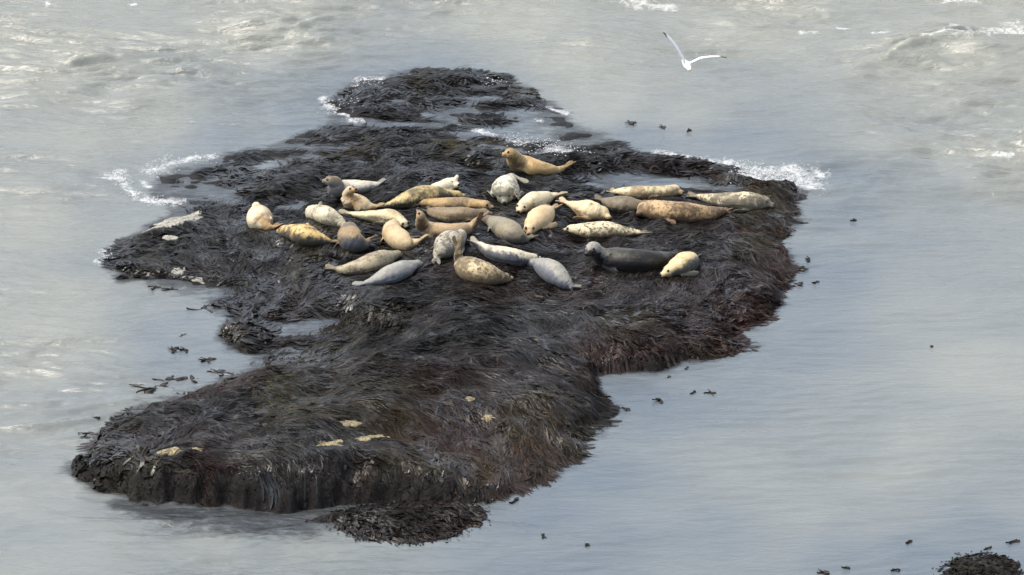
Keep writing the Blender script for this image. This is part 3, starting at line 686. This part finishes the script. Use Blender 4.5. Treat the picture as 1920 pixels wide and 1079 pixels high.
    Cn = np.array(C) - org; Rn = np.array(RR); Sn = np.array(S); Un = np.array(U)
    D = np.linalg.norm(co[:, None] - Cn[None], axis=2); kk = D.argmin(1)
    Tn = np.array(T)
    rel_ = co - Cn[kk]; tpos = (rel_ * Tn[kk]).sum(1); u = (kk + np.clip(tpos / .05, -.5, .5)) / len(Cn)
    rad = np.linalg.norm(rel_ - Tn[kk] * tpos[:, None], axis=1)
    flip = np.clip((rad / Rn[kk] - 1.22) / .25, 0, 1); flip = np.maximum(flip, np.clip((u - .93) / .04, 0, 1))
    flip[np.linalg.norm(co - (hc - org), axis=1) < r0 * 1.9] = 0
    dd = unit(np.array(s.get('dd', (0, -.5, -.8)), float))  # side of the body that gets the painted shade, default low and near
    shade_val = ((rel_ / Rn[kk][:, None]) @ dd)
    # folds of skin and blubber: across the neck, soft sag along the flank
    sd_ = i * 5.3
    ang_ = np.arctan2((rel_ * Un[kk]).sum(1), (rel_ * Sn[kk]).sum(1))
    wr = np.exp(-((u - .16) / .07) ** 2) * np.sin(u * 150 + 1.5 * fbm(ang_ * .8 + sd_, u * 6, 2)) * .003
    wr = wr + .018 * fbm(u * 5 + sd_, ang_ * .7, 3, i) * (1 - flip) * np.clip(Rn[kk] / .15, 0, 1) + .004 * fbm(u * 30 + sd_, ang_ * 2.2, 2, i + 3)
    # fold lines behind the shoulder and before the tail
    for uc, am in ((.27, .004), (.80, .005)):
        wr = wr - am * np.exp(-((u - uc - .03 * np.sin(ang_ * 2 + sd_)) / .012) ** 2) * (1 - flip)
    co = co + no * wr[:, None]
    me.vertices.foreach_set("co", co.astype(np.float32).ravel())
    for nm, vv in (("along", u), ("flip", flip), ("flank_shade", shade_val)):
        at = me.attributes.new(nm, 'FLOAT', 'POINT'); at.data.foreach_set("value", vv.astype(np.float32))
    me.polygons.foreach_set("use_smooth", np.ones(len(me.polygons), bool))
    me.materials.clear(); me.materials.append(seal_mat(i, s)); me.name = "seal"
    o = bpy.data.objects.new("seal", me); COL.objects.link(o); o.location = org
    tag(o, s['l'], "seal", "seals hauled out on the weedy reef")
    # face parts
    if s.get('face', 1):
        def ball(nm, c, r, q=(1, 1, 1)):
            v = []; f = []
            ellipsoid(v, f, c - org, hdir, hs, hu, r * q[0], r * q[1], r * q[2], 6, 10)
            return mesh_obj(nm, np.array(v), f, m_dark, o)
        ball("nose", nose, .032, (.7, 1.1, .8))
        for g in (-1, 1):
            ball("eye", hc + hdir * (r0 * .80) + hs * g * r0 * .54 + hu * r0 * .42, .027)
    L = Ltot + np.linalg.norm(tip - end)
    print("seal %2d length %.2f  maxr %.2f  %s" % (i, L, max(RR), s['l'][:30]))
for i, s in enumerate(SEALS): build_seal(i, s)
SEAL_FOOT = np.array(SEAL_FOOT)
def near_seal(x, y, k=.8):
    out = np.zeros(len(x), bool)
    for a, b, r in SEAL_FOOT: out |= np.hypot(x - a, y - b) < r * k
    return out

# ------------------------------------------------------------------ bare rock showing through the weed
BARE_FOOT = []
def bare(pxy, sx, sy, sz, rot, mat, label, seed, name="bare_rock"):
    p = surf_pt(pxy[0], pxy[1], 0.0)
    BARE_FOOT.append((p[0], p[1], sx, sy * (.62 if mat is M_YEL else 1), rot))
    rg = np.random.default_rng(seed)
    if mat is M_YEL: sy = sy * .62; sx = sx * 1.05
    n, m_ = 40, 14; V = []
    for j in range(m_):
        v = j / (m_ - 1)
        for i in range(n):
            a = 2 * math.pi * i / n
            rr = (1 + .35 * (vnoise(np.array([math.cos(a) * 2.3 + seed]), np.array([math.sin(a) * 2.3 + 3.3]))[0] - .5) * 2 + .10 * math.sin(a * 7 + seed)) * (1 - v) ** .5 if v < 1 else 0
            x_ = math.cos(a) * rr * sx; y_ = math.sin(a) * rr * sy
            z_ = sz * .6 * (v ** .45) + .02 * (vnoise(np.array([x_ * 9 + seed]), np.array([y_ * 9.]))[0] - .5)
            V.append((x_, y_, z_ - .05))
    F = [(j * n + i, j * n + (i + 1) % n, (j + 1) * n + (i + 1) % n, (j + 1) * n + i) for j in range(m_ - 1) for i in range(n)]
    F.append(tuple(range(n))[::-1])
    V = np.array(V); c, s_ = math.cos(rot), math.sin(rot)
    V[:, :2] = V[:, :2] @ np.array([[c, s_], [-s_, c]])
    gz = np.maximum(bil(HS, V[:, 0] + p[0], V[:, 1] + p[1]), bil(HG, V[:, 0] + p[0], V[:, 1] + p[1])) - p[2] + .03
    V[:, 2] += gz
    o = mesh_obj(name, V, F, mat); o.location = p
    tag(o, label, "rock", "bare rock showing through the weed")
for i, a in enumerate([
    ((325,419),.36,.85,.10,-.75,M_PALE,"largest pale grey slab of bare rock, at the left end of the reef"),
    ((322,446),.20,.14,.08,-.4,M_PALE,"small grey slab just below the largest pale slab"),
    ((335,508),.13,.10,.09,.0,M_PALE,"pale streaked stone on the shore below the left end of the reef"),
    ((362,519),.24,.08,.07,-.4,M_PALE,"long thin pale stone touching the water at the left"),
    ((318,849),.26,.22,.10,0,M_YEL,"largest yellow rock patch, near the left tip of the front mound"),
    ((365,844),.13,.16,.08,.3,M_YEL,"small yellow rock just right of the largest yellow patch"),
    ((625,829),.32,.14,.07,.5,M_YEL,"left end of the yellow ledge across the front mound"),
    ((690,822),.38,.18,.07,.5,M_YEL,"broken yellow ledge in the middle of the front mound"),
    ((654,794),.18,.16,.08,.2,M_YEL,"yellow knob above the yellow ledge"),
    ((632,882),.18,.10,.08,0,M_YEL,"yellow sliver low on the front face of the mound"),
    ((880,748),.22,.16,.07,0,M_YEL,"yellow patch in the upper middle of the front mound"),
    ((984,745),.12,.14,.07,0,M_YEL,"small yellow patch at the upper right of the front mound"),
    ((914,787),.13,.13,.08,0,M_YEL,"bright yellow stone under the grey hanging weed"),
    ((1062,757),.13,.10,.08,0,M_YEL,"yellow fleck near the right point of the front mound"),
    ((858,545),.10,.12,.06,0,M_YEL,"small cream stone in front of the seal holding its tail up"),
    ]): bare(*a, seed=500 + i * 3)

def near_bare(x, y, k=1.0):
    out = np.zeros(len(x), bool)
    for a, b, sx, sy, rot in BARE_FOOT:
        dx, dy = x - a, y - b; c, s_ = math.cos(rot), math.sin(rot)
        u = dx * c + dy * s_; v = -dx * s_ + dy * c
        out |= np.hypot(u / (sx * .95 + (.15 if sx * sy > .25 else -.02)), v / (sy * .95 + .05)) < k
    return out

# ------------------------------------------------------------------ seaweed
def ribbons(name, mat, x, y, ang, L, W, tint, seg=6, lift=.02, curl=.5, hf=None, grad=None, drape=1.5, parent=None, rseed=1, up=0.0, taper=True, twist=.7, fz=None, wat=(.10, .12), ci=None):
    rg = np.random.default_rng(rseed); N = len(x)
    hf = hf or (lambda a, b: bil(HG, a, b)); grad = grad or (lambda a, b: (bil(GRX, a, b), bil(GRY, a, b)))
    px, py = x.copy(), y.copy(); st = L / seg
    cur = rg.normal(0, curl, N); tw = rg.uniform(-1, 1, N) * twist; ph = rg.uniform(0, 6.28, N)
    if ci is not None:      # strands of one lock lie together
        K = ci.max() + 1
        cur = rg.normal(0, curl, K)[ci] + cur * .22; tw = rg.uniform(-1, 1, K)[ci] * twist * .8 + tw * .35; ph = rg.uniform(0, 6.28, K)[ci] + ph * .06
    VV = []
    lf = rg.uniform(.2, 1, N) * lift
    for k in range(seg + 1):
        t = k / seg
        z = np.maximum(hf(px, py), -.012 + .0 * px) + .012 + lf * np.sin(np.pi * min(1, t * 1.1 + .08)) + up * t * L + .35 * lf * np.sin(ph + t * 7)
        gx, gy = grad(px, py); sl = np.hypot(gx, gy); cap = np.minimum(1, .75 / (sl + 1e-6)); gx = gx * cap; gy = gy * cap
        a = ang + cur * (t - .3) + .35 * np.sin(ph + t * 5) * curl
        dx = np.cos(a) - gx * drape; dy = np.sin(a) - gy * drape
        n_ = np.hypot(dx, dy) + 1e-6; dx /= n_; dy /= n_
        wv = W * (1.0 if not taper else (.35 + 1.3 * min(t * 3, 1) * (1 - t) ** .6 if t > 0 else .4)) * .5
        wv = np.maximum(wv, W * .08)
        twk = tw + .5 * np.sin(ph * 2 + t * 4) * twist
        ox = -dy * wv * np.cos(twk); oy = dx * wv * np.cos(twk); oz = wv * np.sin(twk)
        VV.append(np.stack([np.stack([px - ox, py - oy, z - oz], -1), np.stack([px + ox, py + oy, z + oz], -1)], 1))
        s2 = st / np.sqrt(1 + sl * sl * .7) * np.clip((hf(px, py) + wat[0]) / wat[0], wat[1], 1)
        if fz is not None: s2 = s2 * np.where((sl > .75) & (fz < .86), .08, 1)
        px = px + dx * s2; py = py + dy * s2
    VV = np.stack(VV, 1)                       # N, seg+1, 2, 3
    V = VV.reshape(-1, 3)
    base = (np.arange(N) * (seg + 1) * 2)[:, None] + (np.arange(seg) * 2)[None, :]
    F = np.stack([base, base + 1, base + 3, base + 2], -1).reshape(-1, 4)
    T = np.repeat(tint, (seg + 1) * 2, axis=0)
    return mesh_obj(name, V, F, mat, parent, tint=T)

def clumps(n, per, rad, accept, rg, rng_x=(-10.2, 7.6), rng_y=(-12.0, 19.5)):
    cx = rg.uniform(*rng_x, n * 6); cy = rg.uniform(*rng_y, n * 6)
    m = rg.random(len(cx)) < accept(cx, cy)
    cx, cy = cx[m][:n], cy[m][:n]
    k = len(cx); ci = np.repeat(np.arange(k), per)
    r = rg.normal(0, rad, (len(ci), 2))
    return cx[ci] + r[:, 0], cy[ci] + r[:, 1], ci, k

# character of the weed over the reef: 1 = long fine strands, 0 = broad curly blades
KIND = [(600,780,1),(400,880,1),(260,850,.35),(170,880,.0),(240,790,.1),(900,720,1),(1100,770,.9),(1000,850,.7),(1000,890,.3),(700,700,1),(900,620,.85),(1080,660,1),(1200,600,.7),(1300,550,.7),(1400,540,.5),
        (1440,480,.3),(1400,600,.3),(1200,670,.4),(700,570,.5),(560,560,.15),(450,600,.0),(500,680,.1),(420,490,.55),(300,500,.1),(400,420,.1),(300,440,.2),(500,440,.4),(900,440,.6),(1250,450,.6),(1400,430,.7),
        (450,330,.1),(600,330,.3),(560,270,.05),(800,320,.4),(900,300,.3),(720,200,.5),(850,150,.2),(850,230,.15),(640,180,.05),(950,180,.05),(1100,330,.3),(1300,320,.2),(1450,370,.4),(480,740,.4),(340,750,.2)]
def kindf(x, y):
    px, py = groundpx(x, y); return np.clip(idw(px, py, KIND, 1.8, 4) + .25 * fbm(x * .8, y * .6, 3, 200), 0, 1)
def flow(x, y):
    """lie of the weed: mostly along the reef with slow swirls"""
    px, py = groundpx(x, y)
    base = idw(px, py, [(200,860,3.5),(330,820,3.2),(420,860,-.9),(500,800,-.45),(560,900,-1.0),(700,760,-.25),(800,880,-.9),(900,800,-1.1),(1000,760,-.8),(1100,760,-.9),(900,660,.1),(1060,640,-1.4),
        (1200,600,.35),(1300,560,.9),(1420,520,-1.1),(1400,400,-1.0),(700,560,.1),(500,560,.5),(420,490,1.8),(300,480,2.6),(600,330,-.2),(800,200,.1),(680,200,.9),(1000,330,-.1),(1200,330,0)], 1.8, 3)
    return base + 1.1 * fbm(x * .45, y * .35, 3, 300)

def tints(x, y, ci, k, rg, lo=.5, hi=1.35, grey=.35, boost=1.0):
    c, red = region_tint(x, y)
    cb = rg.lognormal(-.1, .5, k)[ci] * rg.lognormal(0, .2, len(x))
    cb = np.clip(cb, lo, hi * 1.6)
    c = c * cb[:, None]
    g = (rg.random(k)[ci] < grey)[:, None] * rg.uniform(.2, 1, len(x))[:, None]
    c = c + (np.array([.024, .027, .029]) * (cb[:, None] ** .5) - c) * g * (1 - .6 * red[:, None])
    return c * boost

rg = np.random.default_rng(21)
def acc_str(x, y):
    h = bil(HG, x, y); return (h > .0) * kindf(x, y) ** 1.2
x, y, ci, k = clumps(5600, 23, .13, acc_str, rg)
m = (bil(HG, x, y) > -.03) & ~near_seal(x, y) & ~near_bare(x, y) & (rg.random(len(x)) > np.clip(np.hypot(bil(GRX, x, y), bil(GRY, x, y)) * 1.2 - .35, 0, .93)); x, y, ci = x[m], y[m], ci[m]
ang = flow(x, y) + rg.normal(0, .35, k)[ci] + rg.normal(0, .10, len(x))
L = rg.uniform(.45, 1.25, k)[ci] * rg.uniform(.6, 1.1, len(x))
o = ribbons("strand_seaweed", M_STRAND, x, y, ang, L, rg.uniform(.007, .016, len(x)), tints(x, y, ci, k, rg), 9, .018, .7, drape=1.1, rseed=3, twist=.45, fz=rg.random(k)[ci], ci=ci)
tag(o, "long fine dark strands of wet seaweed combed over the reef", "seaweed", kind="stuff")

rg = np.random.default_rng(22)
def acc_bl(x, y):
    h = bil(HG, x, y); return (h > .01) * np.clip(1.1 - kindf(x, y), 0, 1)
x, y, ci, k = clumps(4600, 7, .10, acc_bl, rg)
m = (bil(HG, x, y) > .0) & ~near_seal(x, y) & ~near_bare(x, y); x, y, ci = x[m], y[m], ci[m]
ang = flow(x, y) + rg.normal(0, .6, k)[ci] + rg.normal(0, .2, len(x))
L = rg.uniform(.3, .85, k)[ci] * rg.uniform(.6, 1.1, len(x))
o = ribbons("kelp_blades", M_BLADE, x, y, ang, L, rg.uniform(.020, .062, len(x)), tints(x, y, ci, k, rg, grey=.15, boost=.9), 8, .016, 1.0, drape=.8, rseed=4, twist=.2, fz=rg.random(k)[ci], wat=(.28, .3), ci=ci)
tag(o, "broad curly wet kelp blades heaped on the low parts of the reef", "kelp", kind="stuff")

rg = np.random.default_rng(23)
def acc_tf(x, y):
    h = bil(HG, x, y); return (h > .0) * (region_tint(x, y)[1] > .48)
x, y, ci, k = clumps(1900, 16, .10, acc_tf, rg)
m = (bil(HG, x, y) > -.0) & ~near_seal(x, y) & ~near_bare(x, y); x, y, ci = x[m], y[m], ci[m]
c, red = region_tint(x, y); c = c * rg.lognormal(.1, .45, k)[ci][:, None] * rg.lognormal(0, .4, len(x))[:, None]
o = ribbons("turf_seaweed", M_TURF, x, y, rg.uniform(0, 6.28, len(x)), rg.uniform(.05, .15, len(x)), rg.uniform(.006, .014, len(x)), c * .9, 4, .012, 1.5, drape=.5, rseed=5, up=.12, twist=.8)
tag(o, "short reddish brown turf weed on the reef edges", "turf weed", kind="stuff")

# ------------------------------------------------------------------ small rocks with their own weed
def weedy_rock(name, poly, hmax, wd, seed, label):
    gx, gy, X_, Y_, Z_ = rock_grid(poly, hmax, wd, seed)
    V, F, used = grid_mesh(X_, Y_, Z_, Z_ > -.25)
    org = np.array([V[:, 0].mean(), V[:, 1].mean(), 0])
    c, _ = region_tint(V[:, 0], V[:, 1])
    o = mesh_obj(name, V - org, F, M_ROCK, tint=c); o.location = org
    tag(o, label, "rock")
    dzx, dzy = np.gradient(blur(Z_, 2), gx[1] - gx[0])
    def smp(G):
        def f(x, y):
            i = np.clip(((x - gx[0]) / (gx[1] - gx[0])).astype(int), 0, len(gx) - 1); j = np.clip(((y - gy[0]) / (gy[1] - gy[0])).astype(int), 0, len(gy) - 1)
            return G[i, j]
        return f
    hf = smp(Z_); g1, g2 = smp(dzx), smp(dzy)
    rg = np.random.default_rng(seed)
    x, y, ci, k = clumps(260, 14, .12, lambda a, b: (hf(a, b) > -.02) * 1.0, rg, (gx[0], gx[-1]), (gy[0], gy[-1]))
    t = tints(x, y, ci, k, rg, boost=.65)
    w = ribbons("seaweed", M_STRAND, x, y, rg.normal(-.3, .9, k)[ci] + rg.normal(0, .4, len(x)), rg.uniform(.2, .6, len(x)), rg.uniform(.012, .035, len(x)), t, 7, .02, .9, hf=hf, grad=lambda a, b: (g1(a, b), g2(a, b)), rseed=seed)
    w.parent = o; w.location = -org; w["kind"] = "stuff"
    return o
weedy_rock("weedy_rock", [(600,972),(680,958),(770,945),(860,948),(886,962),(878,982),(840,998),(780,1012),(720,1016),(675,1006),(650,990)], .15, .6, 401, "low weed covered rock in the water just in front of the reef")
weedy_rock("weedy_rock", [(1772,1085),(1785,1064),(1810,1050),(1850,1046),(1885,1062),(1900,1100),(1840,1180),(1780,1150)], .11, .5, 402, "small kelp covered rock cut by the bottom right corner")

# ------------------------------------------------------------------ drifting weed scraps
def scrap(px, py, size, label, seed):
    p = unproj(px, py, 0.02); rg = np.random.default_rng(seed); N = 6 if size > .12 else 4
    ang = rg.uniform(0, 6.28) + rg.normal(0, .55, N) + rg.integers(0, 2, N) * math.pi
    V = []; F = []
    for q in range(N):
        a = ang[q]; L = size * rg.uniform(.6, 1.2); w_ = size * rg.uniform(.12, .25); b = len(V)
        x_ = y_ = 0.0; cu = rg.normal(0, 1.2)
        for k in range(5):
            t = k / 4; ww = w_ * (.5 + 1.2 * t * (1 - t) * 2) * .6; z = .006 * q - .012 + .05 * size * math.sin(t * 3 + q)
            for g in (-1, 1): V.append((x_ - math.sin(a) * ww * g, y_ + math.cos(a) * ww * g, z + .012 * g))
            for g in (1, -1): V.append((x_ - math.sin(a) * ww * g, y_ + math.cos(a) * ww * g, z - .012 + .012 * g))
            x_ += math.cos(a) * L / 5; y_ += math.sin(a) * L / 5; a += cu / 5
        for k in range(4):
            for e in range(4): F.append((b + k * 4 + e, b + k * 4 + (e + 1) % 4, b + k * 4 + 4 + (e + 1) % 4, b + k * 4 + 4 + e))
        F.append((b, b + 1, b + 2, b + 3)); F.append((b + 19, b + 18, b + 17, b + 16))
    o = mesh_obj("drifting_kelp", np.array(V), F, M_BLADE, tint=np.array([.016, .012, .008])); o.location = p
    tag(o, label, "kelp scrap", "scraps of kelp drifting on the water")
SCR = [(1018,1006,.12,"dark scrap of kelp drifting right of the small front rock, left of a pair"),(1097,1021,.10,"roundish scrap of kelp drifting right of the small front rock, right of a pair"),
 (1600,413,.12,"lone clot of kelp drifting off the right end of the reef"),(1586,1064,.10,"brown scrap near the bottom edge, left of the corner rock"),(1544,1072,.14,"larger scrap at the bottom edge, left of the corner rock"),
 (1680,1068,.10,"scrap floating midway toward the corner rock"),(1900,1015,.14,"kelp scrap by the right edge above the corner rock"),(1852,1028,.10,"flat kelp scrap just above the corner rock"),(1914,1072,.12,"kelp scrap right of the corner rock at the bottom edge"),
 (1703,1015,.10,"thin kelp sliver drifting above and left of the corner rock"),(1287,690,.10,"kelp scrap just off the lower right shore of the reef"),(1218,694,.14,"kelp clump touching the lower right shore"),(1258,707,.12,"curved kelp sliver below the lower right shore"),
 (1370,665,.10,"pair of weed crumbs off the rounded corner of the reef"),(1500,505,.18,"upright scrap beside the right shore below the seals"),(1515,487,.16,"thin scrap beside the right shore, level with the charcoal seal"),(1497,532,.14,"flat scrap beside the right shore, lowest of its row"),
 (1530,528,.12,"flat scrap farther out from the right shore"),(1330,737,.14,"long sliver floating below right of the reef notch"),(1238,750,.16,"cluster of floating slivers right of the front mound"),(1300,735,.10,"small sliver between two floating clusters right of the mound"),
 (1172,766,.12,"scrap just off the right point of the front mound"),(180,783,.12,"tiny upper scrap off the left side of the front mound"),(200,793,.12,"tiny scrap beside the left side of the front mound"),(165,812,.2,"larger tuft floating off the left shoulder of the front mound"),
 (378,580,.3,"brown kelp tuft floating in the left inlet, uppermost"),(325,655,.18,"kelp tuft floating in the left inlet near open water"),(345,655,.16,"kelp tuft in the left inlet, right of a similar one"),(390,674,.2,"long dark kelp strip in the left inlet, lowest"),(342,629,.12,"small kelp crumb in the middle of the left inlet"),
 (365,717,.3,"kelp frond floating above the left shoulder of the front mound"),(410,700,.36,"kelp frond stretched toward the front mound from the inlet"),(315,715,.5,"big clump of kelp at the left of the inlet mouth"),(290,728,.5,"flat brown raft of kelp behind the left shoulder of the mound"),
 (290,540,.16,"kelp scrap off the left shore, first of two"),(320,543,.18,"ring shaped kelp scrap off the left shore"),(232,522,.22,"kelp tuft at the lower left corner of the reef"),(1180,230,.2,"dark weed patch breaking the surface right of the upper shoal"),(1240,240,.15,"small weed patch breaking the surface, right of the largest patch"),
 (1290,243,.11,"faint weed patch farthest right on the upper shoal"),(920,910,.16,"scrap at the foot of the front mound, left of two"),(1745,650,.06,"tiny speck of weed out on the calm water at right"),(915,938,.14,"kelp scrap beside the small front rock"),(965,938,.14,"kelp scrap a little right of the small front rock")]
for i, q in enumerate(SCR): scrap(*q, seed=700 + i)

# ------------------------------------------------------------------ foam splashes
rg = np.random.default_rng(61); V = []; F = []
ico = [(0, 0, 1), (.894, 0, .447), (.276, .851, .447), (-.724, .526, .447), (-.724, -.526, .447), (.276, -.851, .447), (.724, .526, -.447), (-.276, .851, -.447), (-.894, 0, -.447), (-.276, -.851, -.447), (.724, -.526, -.447), (0, 0, -1)]
ift = [(0,1,2),(0,2,3),(0,3,4),(0,4,5),(0,5,1),(1,6,2),(2,7,3),(3,8,4),(4,9,5),(5,10,1),(6,7,2),(7,8,3),(8,9,4),(9,10,5),(10,6,1),(11,7,6),(11,8,7),(11,9,8),(11,10,9),(11,6,10)]
ico = np.array(ico)
SPL = [(1500,330,60,.32,.22),(1515,340,50,.3,.2),(1470,328,50,.35,.14),(1430,325,60,.5,.12),(1400,318,35,.4,.1),(1380,330,25,.3,.06),(1000,272,30,.5,.08),(1040,280,40,.5,.08),(1090,288,30,.5,.06),(965,262,14,.4,.2),(690,162,30,.4,.12),(655,195,18,.4,.1),
       (622,203,20,.3,.08),(925,158,22,.35,.12),(225,333,30,.3,.12),(232,347,12,.2,.08),(250,364,12,.2,.05),(290,378,16,.4,.05),(312,303,22,.16,.3),(295,316,14,.4,.06),(330,303,10,.3,.05),(1860,84,40,1.2,.1),(1790,88,20,.6,.1),(200,480,12,.3,.06),(385,300,14,.5,.05)]
vb = 0
for (a, b, n, sp, hz) in SPL:
    c = unproj(a, b, 0)
    for _ in range(int(n * 2.3)):
        s = abs(rg.normal(0, 1)); dx, dy = rg.normal(0, sp * .38), rg.normal(0, sp * .45)
        zb = max(0.0, float(bil(HG, c[0] + dx, c[1] + dy)) if c[0] < 8 and c[1] < 20.5 else 0)
        r = rg.uniform(.004, .012) * (1.3 if sp > .9 else 1)
        z = zb + .01 + abs(rg.normal(0, hz * .22))
        V.append(ico * r * rg.uniform(.6, 1.5, (12, 3)) * [1.5, 1.2, .8] + [c[0] + dx, c[1] + dy, z])
        F.append(np.array(ift) + vb); vb += 12
o = mesh_obj("foam_splash", np.vstack(V), np.vstack(F), M_FOAM)
tag(o, "white foam and splashes where waves break on the reef", "foam", kind="stuff")

# ------------------------------------------------------------------ gull
def gull():
    m, n, b = new_mat("gull_plumage")
    at = node(n, "ShaderNodeAttribute", attribute_name="tint"); n.links.new(at.outputs["Color"], b.inputs["Base Color"]); b.inputs["Roughness"].default_value = .7
    ctr = unproj(1287, 121, 4.0)
    k = mpp(ctr[1], ctr[2])
    def rel(px, py, dy=0.0):      # offset from the body for a mark seen dx,dy pixels away, dy metres deeper
        return np.array([(px - 1287) * k, dy, (121 - py) * k / math.cos(PITCH) - dy * math.tan(PITCH) * -1])
    V = []; F = []; T = []
    def lft(C, S, U, A, B, cols, n_=14):
        a = len(V); loft(V, F, C, S, U, A, B, n_)
        for c in cols: T.extend([c] * n_)
        T.append(cols[0]); T.append(cols[-1])
    W_ = (.80, .81, .82); G_ = (.45, .47, .50); K_ = (.03, .03, .03)
    fw = unit(np.array([.25, -1, -.12])); s_, u_ = frame(fw)
    prof = [(-.24, .012, .01), (-.2, .035, .012), (-.12, .05, .03), (-.03, .068, .06), (.06, .072, .068), (.13, .06, .058), (.17, .045, .045), (.21, .044, .045), (.245, .03, .03), (.262, .012, .012)]
    lft([fw * t for t, _, _ in prof], [s_] * 10, [u_] * 10, [a for _, a, _ in prof], [b_ for _, _, b_ in prof], [W_] * 10)
    def wing(path, chords, cz):
        C = [np.array(p) for p in path]; m_ = len(C)
        Tn = [unit(C[min(i + 1, m_ - 1)] - C[max(i - 1, 0)]) for i in range(m_)]
        ch = np.array([0, 1.0, cz])
        S = [unit(ch - t * np.dot(ch, t)) for t in Tn]; U = [np.cross(t, s__) for t, s__ in zip(Tn, S)]
        cols = [W_] + [(.74, .76, .78)] * (m_ - 3) + [K_] * 2
        lft(C, S, U, chords, [.016, .017, .015, .012, .010, .007, .005], cols, 12)
    wing([rel(1284,117), rel(1279,109,.02), rel(1271,96,.04), rel(1260,81,.03), rel(1251,68,-.02), rel(1246,62,-.06), rel(1242,56,-.1)], [.10, .11, .11, .095, .075, .05, .014], .12)
    wing([rel(1292,119), rel(1300,117,.02), rel(1313,112,.04), rel(1330,109,.03), rel(1346,105,-.02), rel(1353,103,-.06), rel(1362,102,-.1)], [.09, .10, .10, .085, .065, .045, .012], -.20)
    o = mesh_obj("gull", np.array(V), F, m, tint=np.array(T)); o.location = ctr
    tag(o, "white gull in flight with raised wings and black wing tips", "gull")
    v = []; f = []; loft(v, f, [fw * .25, fw * .275, fw * .305], [s_] * 3, [u_] * 3, [.011, .009, .002], [.013, .010, .003], 8)
    mb, _, bb = new_mat("beak_horn"); bb.inputs["Base Color"].default_value = (.30, .24, .08, 1)
    mesh_obj("beak", np.array(v), f, mb, o)
gull()
